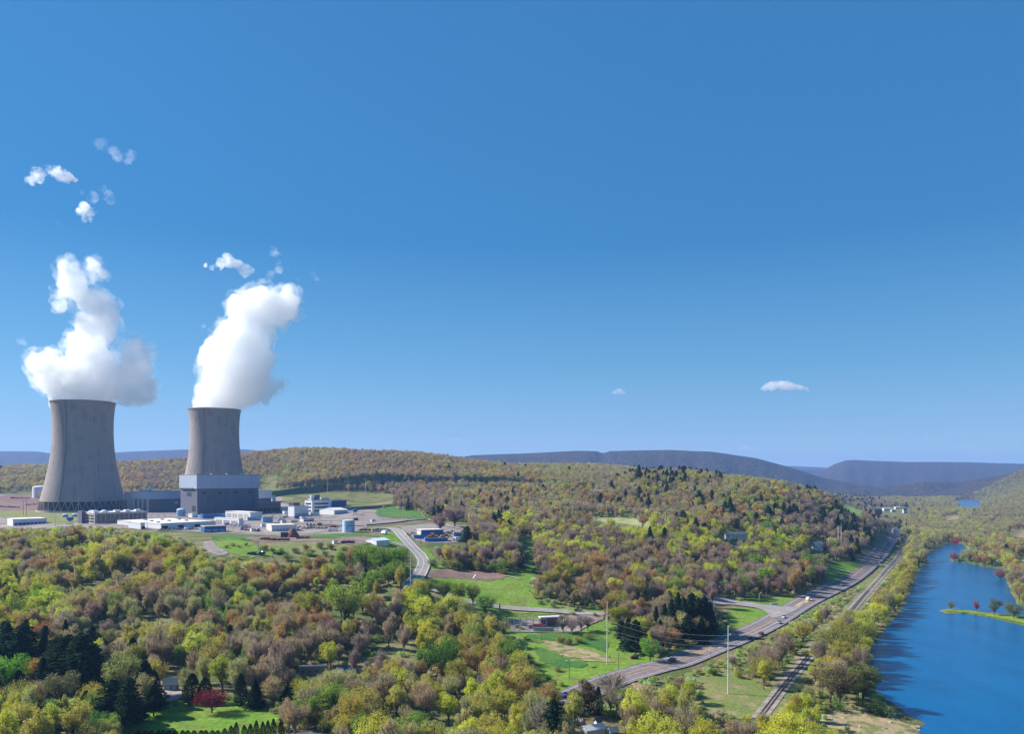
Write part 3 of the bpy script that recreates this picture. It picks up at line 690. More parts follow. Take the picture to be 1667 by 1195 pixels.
PROTO = {}
def proto(key, gen, bark=None):
    (tv, tf), (cv, cf), tone = gen
    bark = bark or M_BARK
    tm = arr_mesh('trunk', tv, tf, [bark]); cm = arr_mesh('crown', cv, cf, [M_LEAF]); set_tone(cm, tone)
    bv, bf = join_geo([(tv, tf), (cv, cf)])
    both = arr_mesh(key, bv, bf, [bark, M_LEAF], mi=[0]*len(tf)+[1]*len(cf)); set_tone(both, np.concatenate([np.ones((len(tv),3)), tone]))
    PROTO[key] = (tm, cm, bpy.data.objects.new('source_'+key, both))
KINDS_T = {}   # kind -> list of prototype keys (near, far)
def reg(kind, near, far): KINDS_T[kind] = (near, far)
def mk(kind, forms, leaf, twig, n=3, bark=None):
    ns, fs = [], []
    for i in range(n):
        fm = forms[i % len(forms)]; k = f'{kind}_{i}'
        proto(k+'_n', deciduous(100+i*7+len(kind)+ord(kind[0]), fm, leaf, twig, 1.6), bark); ns.append(k+'_n')
        if i < 3: proto(k+'_f', deciduous(900+i*7+len(kind)+ord(kind[0]), fm, leaf*1.1, twig, .28), bark); fs.append(k+'_f')
    reg(kind, ns, fs)
mk('leafy', ['round','oval','round','spread'], .95, .35, 4)
mk('budding', ['round','vase','oval','oval'], .5, 1.1, 4)
mk('bare', ['vase','round','oval','upright'], .12, 1.5, 4, M_BARKP)
mk('full', ['low','low'], 1.25, .2, 2)
mk('skeletal', ['upright','vase'], .03, .55, 2, M_BARKP)
ns, fs = [], []
for i, fm in enumerate(('pine','pine','spruce')):
    proto(f'conifer_{i}_n', conifer(50+i, fm, 1.3)); ns.append(f'conifer_{i}_n')
    proto(f'conifer_{i}_f', conifer(60+i, fm, .3)); fs.append(f'conifer_{i}_f')
reg('conifer', ns, fs)
proto('thuja_0_n', conifer(71, 'thuja', 1.2)); reg('thuja', ['thuja_0_n'], ['thuja_0_n'])
proto('shrub_0_n', shrub(81, 1, 1)); proto('shrub_1_n', shrub(82, .6, 1)); proto('shrub_0_f', shrub(83, 1, .35)); reg('shrub', ['shrub_0_n','shrub_1_n'], ['shrub_0_f'])
KEYS = list(PROTO)

# ------------------------------------------------------------------ colours and where they grow
HUE = {  # code: (tree kind weights, base colour, wording)
 'G': ([('leafy',.75),('budding',.25)], (0.43,0.46,0.06), 'bright yellow-green'),
 'M': ([('leafy',.8),('budding',.2)], (0.20,0.30,0.055), 'fresh mid-green'),
 'O': ([('budding',.65),('leafy',.35)], (0.37,0.345,0.075), 'olive-brown budding'),
 'R': ([('budding',.8),('leafy',.2)], (0.37,0.245,0.10), 'russet budding'),
 'B': ([('bare',.5),('skeletal',.22),('budding',.28)], (0.335,0.28,0.165), 'bare grey-brown'),
 'P': ([('bare',.95),('budding',.05)], (0.27,0.21,0.165), 'bare purplish'),
 'S': ([('bare',.5),('budding',.5)], (0.35,0.36,0.14), 'pale sage'),
 'D': ([('conifer',1)], (0.026,0.052,0.026), 'dark evergreen')}
SEEDS = [(60,1080,'DDO'),(130,1140,'DOBM'),(30,1180,'OGMS'),(60,975,'GGG'),(100,890,'OORBBG'),(200,872,'GGO'),(280,885,'OOGB'),(100,930,'BBBROS'),(250,945,'BBRO'),(300,915,'RROOG'),(380,960,'SMSB'),(520,1060,'SGBO'),(150,960,'SBOS'),
 (400,935,'RROOB'),(500,930,'RROG'),(450,900,'OGGM'),(200,1000,'BBSPS'),(330,990,'MSBBS'),(450,985,'BBSRO'),(250,1055,'BBBOS'),(420,1100,'BBBP'),(480,1035,'BBORS'),
 (560,990,'RBBO'),(640,960,'OORB'),(600,1050,'RBBP'),(560,1130,'BBOM'),(640,1150,'BMOS'),(620,920,'MMG'),(710,985,'GGOM'),(770,1050,'BOOR'),
 (720,1100,'OBBS'),(830,1060,'OOMS'),(860,1130,'ROOG'),(800,1170,'GOOS'),(740,1185,'GGS'),(900,960,'RBBBO'),(960,945,'RRBO'),(1000,905,'PPBB'),
 (1150,900,'PPBB'),(960,880,'GPPB'),(1130,880,'GGG'),(1050,862,'GGGO'),(1250,880,'GGMB'),(900,860,'GBBO'),(830,848,'GGO'),(800,905,'PPO'),(790,870,'BPS'),
 (1200,960,'MPPB'),(1290,930,'OPPRB'),(1330,900,'GMPB'),(1100,1140,'OBSG'),(1050,1110,'BBB'),(1250,1060,'PPB'),(1200,1090,'BBS'),
 (1320,1040,'BBS'),(1360,1050,'OOG'),(1380,1100,'BBOS'),(1400,1150,'MOS'),(1300,1180,'GGG'),(1200,1180,'BOG'),(1450,1000,'GGOS'),(1490,930,'OOG'),(1500,880,'BSG'),
 (1560,855,'GSSB'),(1620,885,'BSRG'),(1640,835,'BSBS'),(1400,835,'BBPD'),(1450,800,'BBS'),(1550,810,'SSBO'),(200,775,'BBROP'),(60,790,'OBBSR'),
 (500,750,'BBORS'),(600,770,'BBBOR'),(450,780,'BOBS'),(800,770,'BBROOP'),(900,800,'BBSOS'),(1000,790,'BBOS'),(1150,795,'OOBBBSD'),(1250,800,'SGOOB'),
 (1300,835,'BBPPD'),(1370,850,'PPBD'),(900,760,'OBSS'),(700,845,'BDPP'),(670,820,'PPB'),(1100,780,'OBSD'),(750,800,'BBS'),(1070,900,'PBBR'),(860,985,'BO'),(1500,1100,'OS')]
SEEDS += [(1080,820,'BBRO'),(1180,830,'BBORD'),(960,820,'BBRO'),(1120,772,'BOOBD'),(1200,792,'OOSB'),(1000,772,'SBB'),(860,792,'BBRO'),(700,792,'BBRP'),(820,822,'BBRD'),(1060,800,'BBDO'),(600,745,'BBRP'),(700,760,'BBOR'),(420,755,'BBRP'),(250,790,'BPB')]
SEEDS_XY = np.array([(s[0], s[1]*1.6) for s in SEEDS], float)
def pick_hue(px, py, X, Y):
    d = np.hypot(SEEDS_XY[:,0]-px, SEEDS_XY[:,1]-py*1.6)+rnd.uniform(0, 6); w_ = 1/(d+6)**3.2
    i = rnd.choices(range(len(SEEDS)), w_)[0]; q = SEEDS[i][2]
    if rnd.random() < .42: return rnd.choice(q)
    v = .5+.5*math.sin(X/19+1.7*math.sin(Y/26+i))*math.cos(Y/23+1.3*math.sin(X/31)); return q[min(len(q)-1, int(v*len(q)))]
def kind_for(code):
    ks = HUE[code][0]; return rnd.choices([k for k, _ in ks], [q for _, q in ks])[0]
def tint(c, amt=.16):
    c = tuple(x*1.3 for x in c)
    v = 1+rnd.uniform(-amt, amt); return (c[0]*v*(1+rnd.uniform(-.08,.1)), c[1]*v, c[2]*v*(1+rnd.uniform(-.15,.15)))

# what the photograph leaves open to view (photo pixels): no plant may stand in front of it
OPEN = [
 [(-60,806),(50,800),(64,800),(64,832),(130,832),(206,828),(216,800),(300,800),(440,806),(455,797),(520,798),(640,806),(640,812),(615,826),(690,836),(695,846),(762,851),(762,880),(740,884),(695,886),(660,884),(640,878),(630,892),(594,890),(590,884),(540,884),(470,900),(430,907),(365,903),(345,900),(330,884),(290,870),(215,862),(205,857),(130,853),(80,857),(-60,860)],
 [(620,862),(650,862),(672,890),(700,905),(702,925),(705,934),(690,938),(668,938),(672,910),(660,895),(640,884)],
 [(690,896),(700,898),(712,918),(750,928),(800,930),(845,932),(860,920),(862,895),(852,885),(852,874),(866,880),(868,930),(858,940),(862,965),(880,978),(915,990),(985,997),(985,1030),(940,1033),(830,1030),(828,1005),(790,990),(760,966),(770,948),(700,944)],
 [(860,1032),(985,1030),(1000,1042),(1035,1050),(1050,1068),(1060,1078),(1100,1062),(1180,1040),(1180,1062),(1110,1094),(1060,1096),(985,1105),(925,1108),(900,1100),(875,1085),(862,1060)],
 [(1060,1078),(1100,1065),(1180,1042),(1230,1015),(1290,975),(1340,950),(1400,915),(1430,885),(1452,880),(1452,900),(1430,930),(1390,955),(1340,980),(1290,1008),(1240,1038),(1180,1062),(1110,1093),(1060,1096)],
 [(1152,976),(1162,973),(1205,980),(1222,972),(1290,970),(1310,972),(1290,1000),(1250,1020),(1205,1030),(1190,1015),(1185,995),(1165,990)],
 [(1348,912),(1362,915),(1410,920),(1400,934),(1368,946),(1352,944)],
 [(1468,892),(1455,908),(1428,940),(1400,968),(1387,990),(1400,990),(1432,952),(1472,902)],
 [(1320,1068),(1300,1084),(1250,1146),(1262,1151),(1284,1120),(1310,1088),(1322,1074)],
 [(1512,908),(1530,895),(1548,886),(1565,888),(1545,912),(1550,918),(1600,924),(1630,922),(1640,960),(1660,985),(1720,1000),(1720,1230),(1530,1230),(1505,1188),(1440,1140),(1428,1105),(1422,1065),(1440,1040),(1474,1000),(1494,945)],
 [(1140,1104),(1180,1097),(1225,1110),(1250,1130),(1235,1155),(1200,1158),(1150,1138)],
 [(1345,1155),(1400,1160),(1450,1160),(1500,1180),(1510,1215),(1450,1200),(1400,1186),(1345,1168)],
 [(215,1176),(240,1162),(300,1138),(330,1146),(400,1148),(435,1160),(455,1178),(455,1230),(205,1230)],
 [(262,1114),(268,1106),(288,1103),(291,1138),(262,1136)],
 [(664,1183),(708,1179),(712,1192),(664,1192)],[(490,1184),(520,1178),(545,1190),(500,1230),(480,1230)],
 [(925,845),(1000,843),(1055,849),(1060,855),(1000,851),(930,849)],

 [(484,1086),(530,1085),(532,1098),(486,1100)],[(546,1086),(575,1086),(575,1093),(546,1093)],
 [(945,1172),(1005,1172),(1012,1215),(945,1215)],[(428,778),(445,772),(452,776),(440,786),(450,797),(425,797)],
 [(1176,867),(1216,867),(1216,878),(1176,878)],[(1318,880),(1344,880),(1344,897),(1318,897)],
 [(1560,816),(1580,815),(1600,820),(1590,825),(1565,824)],[(1370,820),(1405,834),(1400,838),(1372,826)],
 [(1420,827),(1480,827),(1480,838),(1420,838)],[(1536,842),(1560,840),(1560,846),(1540,847)],
 [(1640,865),(1667,862),(1700,868),(1700,874),(1650,873)],[(1530,996),(1720,1004),(1720,1020),(1640,1012),(1560,999)],[(925,1130),(944,1128),(944,1142),(925,1142)],
 [(700,962),(722,968),(716,974),(700,968)],[(780,983),(900,996),(900,1003),(840,998),(780,988)]]
OPEN = [np.array(p, float) for p in OPEN]
ROADS = [(HWY, 13), (ROAD1, 8), (ROAD2, 6), (RAIL, 6.5), (DRIVE, 5), (DRIVE2, 4), (UPROAD, 5)]
def allowed(X, Y, Z, h, rad, slack=0.55):
    """True where a plant h tall hides nothing that the photograph shows"""
    ok = np.ones(len(X), bool)
    for k in (0.02, .3, .6, .92):
        for s in (-slack, 0, slack):
            if k == .02 and s: continue
            px, py = proj(X+s*rad*(1 if k > .3 else .7), Y, Z+h*k)
            for P in OPEN:
                lo, hi = P.min(0), P.max(0); m = ok & (px > lo[0]) & (px < hi[0]) & (py > lo[1]) & (py < hi[1])
                if m.any(): ok[m] &= ~inpoly(px[m], py[m], P)
    for L, wd in ROADS:
        lo, hi = L.min(0)-wd, L.max(0)+wd; m = ok & (X > lo[0]) & (X < hi[0]) & (Y > lo[1]) & (Y < hi[1])
        if m.any(): ok[m] &= distpoly(X[m], Y[m], L, False) > wd
    sd = sdist(X, Y, RIVER)
    for q in ISLES: sd = np.maximum(sd, -sdist(X, Y, q))
    for q in (FARW, CHAN): sd = np.minimum(sd, sdist(X, Y, q))
    return ok & (sd > 2.5)
TREES = []      # dicts: x y z h kind code col px py proto label
def rand_trees(y0, y1, sp, hr, dens=1.0, pxr=(-130, 1800), far=False):
    X, Y = [], []
    y = y0
    while y < y1:
        x0, x1 = (pxr[0]-CX)*y/F, (pxr[1]-CX)*y/F
        n = int((x1-x0)/sp)+1
        xs = x0+(np.arange(n)+rng.uniform(-.42,.42,n)+.5*(int(y/sp) % 2))*sp; X.append(xs); Y.append(y+rng.uniform(-.42,.42,n)*sp); y += sp*.9
    X = np.concatenate(X); Y = np.concatenate(Y)
    k = rng.uniform(size=len(X)) < dens; X, Y = X[k], Y[k]
    Z = H(X, Y); h = rng.uniform(hr[0], hr[1], len(X))*np.where(rng.uniform(size=len(X)) < .22, .65, 1)*(1+.12*np.sin(X/31)*np.sin(Y/47))
    px, py = proj(X, Y, Z)
    k = allowed(X, Y, Z, h, h*.4)
    # open woods on the left below the plant
    clear = (np.sin(X/23+Y/41)+np.sin(X/37-Y/19)+np.sin(X/11+2)*.5)
    k &= ~((clear > .6) & (Y < 720) & (rng.uniform(size=len(X)) < .75) & (px < 760))
    return X[k], Y[k], Z[k], h[k], px[k], py[k]
# hide-test: skip what lies well behind nearer ground or crowns
def horizon_table():
    ts = np.exp(np.linspace(math.log(200), math.log(5000), 500)); cols = np.linspace(-150, 1820, 400)
    a = (cols-CX)/F
    Zg = H(a[:,None]*ts[None,:], np.broadcast_to(ts, (400, 500)))
    s = (Zg-CZ)/ts; return ts, cols, np.maximum.accumulate(s, axis=1)
_ts, _cols, _mx = horizon_table()
def visible(X, Y, Z, h):
    px = CX+F*X/Y; ci = np.clip(np.searchsorted(_cols, px), 0, 399); ti = np.clip(np.searchsorted(_ts, Y*.985)-1, 0, 499)
    return (Z+h+4-CZ)/Y > _mx[ci, ti]
def add_random(*a, **k):
    X, Y, Z, h, px, py = rand_trees(*a, **k)
    v = visible(X, Y, Z, h); X, Y, Z, h, px, py = [q[v] for q in (X, Y, Z, h, px, py)]
    for i in range(len(X)):
        code = pick_hue(px[i], py[i]-14000/Y[i]*.9, X[i], Y[i])
        if Y[i] > 850 and code in 'GO' and rnd.random() < (.55 if code == 'G' else .4): code = rnd.choice('BRSB')
        kd = kind_for(code)
        TREES.append(dict(x=X[i], y=Y[i], z=Z[i], h=h[i]*(1.1 if kd == 'conifer' else 1), kind=kd, code=code, col=tint(HUE[code][1]), px=px[i], py=py[i], w=rnd.uniform(.72,1.15)))
# ------------------------------------------------------------------ single trees of note: (px, py of the foot, pixel height, width/height, kind, colour, label, category)
GRN, LIME, DKG = (0.055,0.13,0.02), (0.22,0.29,0.03), (0.02,0.045,0.018)
NOTE = [
 (345,1162,42,1.35,'full:0',(0.13,0.008,0.020),'crimson maple with low spreading crown on the garden lawn','japanese maple'),
 (718,1106,72,1.0,'full:1',(0.045,0.125,0.012),'large rounded deep green tree standing alone in the brown woods','maple tree'),
 (690,1115,60,.62,'leafy:1',(0.11,0.20,0.03),'light green tree leaning on the left of the large deep green maple','deciduous tree'),
 (562,1026,80,.95,'leafy:0',(0.19,0.26,0.03),'wide bright green willow with a dark forked trunk in the brown woods','willow tree'),
 (506,1022,60,.55,'leafy:1',(0.22,0.22,0.03),'narrow yellow-green tree left of the wide willow','deciduous tree'),
 (196,1146,84,.75,'leafy:0',(0.20,0.22,0.06),'tall yellow-green tree left of the garage with a full crown','deciduous tree'),
 (362,1132,66,.72,'leafy:1',(0.24,0.27,0.03),'lime green tree behind the crimson maple','deciduous tree'),
 (30,1200,50,1.0,'leafy:0',(0.19,0.22,0.03),'yellow-green tree at the bottom left corner','deciduous tree'),
 (75,1195,44,1.0,'leafy:3',(0.12,0.19,0.03),'mid-green bushy tree right of the bottom left corner tree','deciduous tree'),
 (120,1205,44,.9,'budding:0',(0.16,0.14,0.05),'brown-green budding tree at the bottom edge left of the garden','deciduous tree'),
 (14,1142,78,.9,'leafy:0',(0.10,0.24,0.02),'bright green tree at the edge of the dark pines','deciduous tree'),
 (100,1160,68,.9,'leafy:0',(0.12,0.125,0.05),'rounded sage green tree below the dark pines','deciduous tree'),
 (158,1200,42,1.0,'leafy:0',(0.075,0.18,0.03),'small round bright green tree by the garden lawn edge','deciduous tree'),
 (75,1000,44,1.1,'leafy:0',(0.17,0.30,0.02),'rounded lime tree with the smoothest crown of the yellow-green clump','deciduous tree'),
 (50,985,40,1.3,'leafy:3',(0.24,0.26,0.02),'yellow-green tree behind the lime tree clump','deciduous tree'),
 (20,1012,44,1.3,'leafy:3',(0.20,0.27,0.02),'broad lime green tree in front of the lime clump','deciduous tree'),
 (55,1020,38,1.4,'leafy:3',(0.23,0.29,0.02),'low broad yellow-lime tree below the lime clump','deciduous tree'),
 (152,1068,46,.9,'budding:1',(0.17,0.19,0.06),'pale green budding tree beside the tallest dark pine','deciduous tree'),
 (172,1066,44,.9,'budding:1',(0.18,0.20,0.05),'yellowish budding tree right of the pale green one by the dark pines','deciduous tree'),
 (75,1052,42,1.0,'budding:0',(0.26,0.12,0.04),'orange-brown budding tree above the dark pines','deciduous tree'),
 (55,1120,50,.9,'budding:0',(0.30,0.20,0.04),'golden budding tree half hidden among the dark pines','deciduous tree'),
 (1058,1079,44,.85,'full:0',(0.13,0.28,0.02),'round fresh green tree on the highway verge beside the pine stand','deciduous tree'),
 (1008,1032,46,.85,'leafy:1',(0.21,0.22,0.02),'yellow-olive tree right of the tall pole in the meadow','deciduous tree'),
 (595,938,54,1.0,'leafy:0',(0.12,0.20,0.02),'mid-green tree left of the plant road bend','deciduous tree'),
 (622,942,60,.95,'leafy:3',(0.13,0.22,0.02),'tallest of the mid-green trees left of the plant road bend','deciduous tree'),
 (648,940,52,.8,'leafy:0',(0.11,0.20,0.02),'mid-green tree nearest the plant road bend','deciduous tree'),
 (690,985,44,.9,'leafy:0',(0.15,0.20,0.03),'light green tree below the plant road end','deciduous tree'),
 (722,985,40,.7,'leafy:1',(0.17,0.22,0.03),'first of the small trees along the lane by the brown lot','deciduous tree'),
 (746,990,42,.7,'leafy:1',(0.17,0.23,0.03),'second of the small trees along the lane by the brown lot','deciduous tree'),
 (770,990,40,.7,'leafy:0',(0.16,0.19,0.04),'third of the small trees along the lane by the brown lot','deciduous tree'),
 (790,1006,38,1.0,'leafy:0',(0.12,0.22,0.03),'round green tree between the lane and the meadow trees','deciduous tree'),
 (916,1032,34,.8,'skeletal:0',(0.17,0.125,0.11),'bare tree close to the white-roofed substation hut','bare tree'),
 (931,1036,32,.7,'skeletal:1',(0.18,0.13,0.12),'bare tree second from the substation hut','bare tree'),
 (946,1030,32,.9,'skeletal:1',(0.17,0.13,0.11),'bare tree third from the substation hut','bare tree'),
 (957,1028,26,.8,'skeletal:0',(0.18,0.13,0.11),'bare tree farthest from the substation hut','bare tree'),
 (996,1150,62,1.05,'skeletal:1',(0.17,0.15,0.09),'large spreading bare tree in front of the highway','bare tree'),
 (950,1168,62,.8,'budding:2',(0.10,0.075,0.035),'dark brown rounded tree in front of the highway left of the spreading bare tree','deciduous tree'),
 (925,1172,26,1.0,'shrub:0',(0.42,0.30,0.02),'golden yellow bush near the highway behind the sheds','shrub'),
 (936,1162,40,.6,'leafy:1',(0.26,0.34,0.02),'slim lime green tree beside the golden bush','deciduous tree'),
 (1030,1185,48,.95,'leafy:0',(0.09,0.20,0.03),'rounded green tree right of the bottom sheds','deciduous tree'),
 (1375,1078,66,1.25,'leafy:3',(0.20,0.20,0.03),'broad yellow-olive tree over the railway by the river','deciduous tree'),
 (1345,1065,40,1.2,'leafy:0',(0.19,0.20,0.03),'yellow-olive tree at the left of the railway gap','deciduous tree'),
 (1408,1062,52,.9,'leafy:0',(0.19,0.21,0.03),'yellow-olive tree nearest the water above the railway gap','deciduous tree'),
 (1405,1150,68,.8,'leafy:1',(0.12,0.14,0.035),'tall green tree on the near river bank','deciduous tree'),
 (1365,1155,74,.85,'budding:0',(0.14,0.12,0.05),'tall brown budding tree on the near river bank','deciduous tree'),
 (1436,1168,26,1.6,'shrub:0',(0.10,0.16,0.04),'rounded grey-green bush at the river edge above the sandy bank','shrub'),
 (1370,1160,22,1.4,'shrub:1',(0.10,0.17,0.04),'grey-green bush left of the river edge bush','shrub'),
 (1549,993,14,1,'full:0',(0.19,0.17,0.04),'small olive tree on the tip of the grassy island','deciduous tree'),
 (1590,996,18,.6,'full:1',(0.26,0.06,0.05),'small red tree on the grassy island','deciduous tree'),
 (1619,1003,30,.75,'full:1',(0.10,0.13,0.06),'grey-green tree with a clear trunk on the grassy island','deciduous tree'),
 (1650,1007,27,1.2,'full:0',(0.13,0.15,0.05),'wide pale green tree at the wide end of the grassy island','deciduous tree'),
 (1553,915,16,1.0,'full:0',(0.26,0.08,0.06),'red tree at the left end of the farther islet','deciduous tree'),
 (1591,920,16,1.0,'full:0',(0.24,0.10,0.06),'reddish tree at the middle of the farther islet','deciduous tree'),
 (1578,916,16,.5,'bare:2',(0.20,0.13,0.10),'thin bare tree between the red trees of the islet','bare tree'),

 (1628,945,20,1.0,'full:0',(0.24,0.11,0.08),'pinkish tree on the far river bank','deciduous tree'),
 (1555,890,16,1.0,'full:0',(0.30,0.05,0.07),'crimson tree at the head of the river','deciduous tree'),


 (578,872,1,1,'skip',None,'',''),
 (716,868,34,.75,'bare:2',(0.22,0.15,0.14),'rosy bare tree on the plant road lawn behind the blue-walled workshop','bare tree'),
 (740,858,30,1.3,'bare:3',(0.13,0.09,0.10),'wide purple-grey bare tree behind the workshop yard','bare tree'),
 (1000,1115,1,1,'skip',None,'',''),
 (760,890,34,.75,'conifer:1',(0.02,0.05,0.03),'tall dark pine beside the workshop yard','pine tree'),
 (835,1012,1,1,'skip',None,'',''),
]
CON = [(8,992,44,.7),(22,1000,40,.7),(38,1098,84,.55),(12,1085,72,.6),(72,1092,60,.55),(112,1122,90,.55),(132,1128,100,.5),(98,1118,72,.55),(150,1128,80,.55),(168,1165,44,.6),
 (216,1092,54,.65),(236,1150,76,.6),(62,1190,44,.55),(30,1150,60,.6),(140,1170,46,.6),(184,1185,80,.6),(250,1168,54,.6),(122,1198,38,.7),(228,1180,40,.6),
 (415,1155,50,.55),(463,1150,44,.6),(470,1175,40,.7),(374,1062,46,.5),(1022,1060,54,.5),(1035,1066,58,.55),(1050,1040,48,.45),(1068,1038,52,.4),(1082,1030,48,.45),(1093,1036,62,.45),(1104,1030,66,.45),(1114,1038,66,.45),
 (1126,1034,70,.45),(1137,1038,66,.45),(1147,1034,64,.45),(1156,1036,58,.45),(1012,1048,40,.5),(1075,1052,44,.5),(1120,1050,50,.5),(1100,1050,46,.5),(1142,1050,48,.5),(1040,790,34,.5),(1056,782,18,.8),(1066,785,20,.6),(1018,785,18,.8),(1030,780,18,.9),(1005,786,16,.8)]
CEDAR = [(313,1146,50,.62,'egg-shaped dark cedar beside the garage'),(334,1146,44,.62,'dark cedar between the garage cedar and the crimson maple'),(250,1140,50,.5,'dark cedar left of the garage'),(234,1142,52,.5,'dark cedar second to the left of the garage'),
 (392,1150,54,.42,'slim dark cedar right of the crimson maple'),(958,1162,52,.34,'almost black narrow cedar in front of the highway'),(974,1165,48,.36,'grey-green narrow cedar beside the almost black one')]
def tree_obj(t, name, label, cat, group=None):
    o = thing(name, label, cat, (t['x'], t['y'], t['z']-.1), rnd.uniform(0, 6.28), group)
    s = t['h']/(14.0 if not t['key'].startswith('shrub') else 3.0); o.scale = (s*t['w'], s*t['w'], s)
    tm, cm, _ = PROTO[t['key']]
    a = link(bpy.data.objects.new('trunk' if 'shrub' not in t['key'] else 'stem', tm), o)
    b = link(bpy.data.objects.new('crown' if 'shrub' not in t['key'] else 'foliage', cm), o)
    b['col'] = [float(c) for c in t['col']]
    return o
PROTO_WH = {}
for k_, (tm, cm, _o) in PROTO.items():
    co = np.zeros(len(cm.vertices)*3, np.float32); cm.vertices.foreach_get('co', co); co = co.reshape(-1, 3)
    PROTO_WH[k_] = (np.percentile(np.hypot(co[:,0], co[:,1]), 97)*2, co[:,2].max())
n_foot = [(q[0], q[1]) for q in NOTE if q[4] != 'skip']
gp = ground_many(n_foot); i = 0
placed = []
for q in NOTE:
    if q[4] == 'skip': continue
    X, Y, Z = gp[i]; i += 1
    kd, vi = q[4].split(':'); key = f'{kd}_{vi}_n'
    w0, h0 = PROTO_WH[key]; ref = 14.0 if kd != 'shrub' else 3.0
    h = q[2]*Y/F; hs = h*ref/h0
    t = dict(x=X, y=Y, z=Z, h=hs, w=q[3]*h/(w0*hs/ref), key=key, col=tuple(c*1.45+.012 for c in q[5]))
    tree_obj(t, q[7].replace(' ', '_'), q[6], q[7]); placed.append((X, Y, q[3]*h*.5))
gp = ground_many([(c[0], c[1]) for c in CON])
for c, (X, Y, Z) in zip(CON, gp):
    key = f'conifer_{rnd.choice([0,1,2] if c[0] < 300 else [2,2,1])}_n'; w0, h0 = PROTO_WH[key]; h = c[2]*Y/F; hs = h*14/h0
    t = dict(x=X, y=Y, z=Z, h=hs, w=max(.7, c[3]*h/(w0*hs/14)*(1.45 if c[0] < 300 else 1.2)), key=key, col=tint(DKG, .25))
    if c[0] < 300: lb, gr = 'dark evergreen among the pines left of the garden', 'dark pines left of the garden'
    elif c[0] < 500: lb, gr = 'dark evergreen tree in the brown woods right of the crimson maple', 'evergreens right of the maple'
    elif c[1] > 900: lb, gr = 'dark spruce in the dense evergreen stand beside the highway', 'evergreen stand beside the highway'
    else: lb, gr = 'dark pine on the crest of the nearer wooded hill', 'pines on the nearer hill crest'
    tree_obj(t, 'pine_tree', lb, 'pine tree', gr); placed.append((X, Y, 3))
gp = ground_many([(c[0], c[1]) for c in CEDAR])
for c, (X, Y, Z) in zip(CEDAR, gp):
    w0, h0 = PROTO_WH['thuja_0_n']; h = c[2]*Y/F; hs = h*14/h0
    tree_obj(dict(x=X, y=Y, z=Z, h=hs, w=c[3]*h/(w0*hs/14), key='thuja_0_n', col=(.018,.032,.016) if 'grey' not in c[4] else (.07,.07,.05)), 'cedar_tree', c[4], 'cedar tree'); placed.append((X, Y, 2.5))
# dark clipped evergreens along the bottom edge of the garden
hedge = [(226+i*10.0, 1192-(6 if i > 14 else 0)-max(0, i-10)*1.2) for i in range(24)]+[(690+i*11.0, 1197) for i in range(6)]+[(600+i*9.0, 1200) for i in range(7)]
for i, (hx, top) in enumerate(hedge):
    Y = 303.0; X = (hx+rnd.uniform(-2,2)-CX)*Y/F; Z = h1(X, Y); ztop = CZ-(top-HY)*Y/F
    hh = max(2.5, ztop-Z+rnd.uniform(-.8,.8))*14/PROTO_WH['thuja_0_n'][1]
    t = dict(x=X, y=Y, z=Z, h=hh, w=2.4/(4.4*hh/14), key='thuja_0_n', col=(.010,.018,.008))
    lb, gr = ('narrow black-green evergreen in the clipped garden row', 'evergreen row along the garden') if hx < 500 else ('narrow black-green evergreen in the row before the foreground lane', 'evergreen row before the lane')
    tree_obj(t, 'hedge_evergreen', lb, 'evergreen', gr)
# shrubs
SHR = [(707,925,16),(722,924,18),(738,928,20),(752,926,22),(768,928,22),(783,931,20),(797,932,18),(812,933,22),(760,915,20),(780,918,20),(740,912,18),(722,908,16),(800,918,20),(745,930,14),(818,936,14),
 (880,985,10),(900,990,9),(870,975,10),(930,1003,9),(967,1004,9),(912,1048,14),(926,1052,15),(942,1048,14),(960,1042,14),(850,1026,8),(880,900,14),(905,1094,12),(368,893,7),(380,890,8),(390,892,7),(400,889,6),
 (430,897,12),(445,900,10),(460,902,12),(480,900,12),(500,897,13),(520,894,12),(540,895,13),(560,900,12),(500,905,14),(470,912,14),(530,905,12),(1265,1062,12),(1290,1066,14),(1312,1068,12),(1240,1098,14),(1225,1102,16),(1200,1104,16),(1160,1100,14),(1245,1085,14),
 (1420,1162,14),(1330,1150,14),(1345,1160,14),(1310,1145,12),(1475,1172,8),(515,1186,32),(495,1190,26),(535,1190,28),(560,1200,36),(590,1200,34),(620,1195,24),(640,1200,20),(285,1150,8),(222,1160,12),(570,1180,20),(610,1180,18),(650,1170,16),(680,1175,16),(460,1190,20)]
gp = ground_many([(c[0], c[1]) for c in SHR])
SHD = [(0.22,0.22,0.06),(0.16,0.21,0.05),(0.26,0.28,0.05),(0.20,0.19,0.07),(0.13,0.21,0.04)]
for c, (X, Y, Z) in zip(SHR, gp):
    h = c[2]*Y/F
    t = dict(x=X, y=Y, z=Z, h=h*1.05, w=rnd.uniform(1.1,1.6)*.75, key=f'shrub_{rnd.choice([0,1])}_n', col=tint(rnd.choice(SHD), .2))
    px, py = c[0], c[1]
    pl = ('on the green slope above the brown lot' if px < 830 and py > 900 and px > 695 and py < 940 else 'in the scrub in front of the plant yard' if py < 915 and px < 600 else
          'beside the foreground lane' if py > 1140 and px < 700 else 'in the meadow by the substation' if py < 1100 and px < 1000 else 'between the highway and the railway' if px < 1320 else 'on the sandy river bank')
    tree_obj(t, 'shrub', 'rounded olive-green shrub '+pl, 'shrub', 'shrubs '+pl)

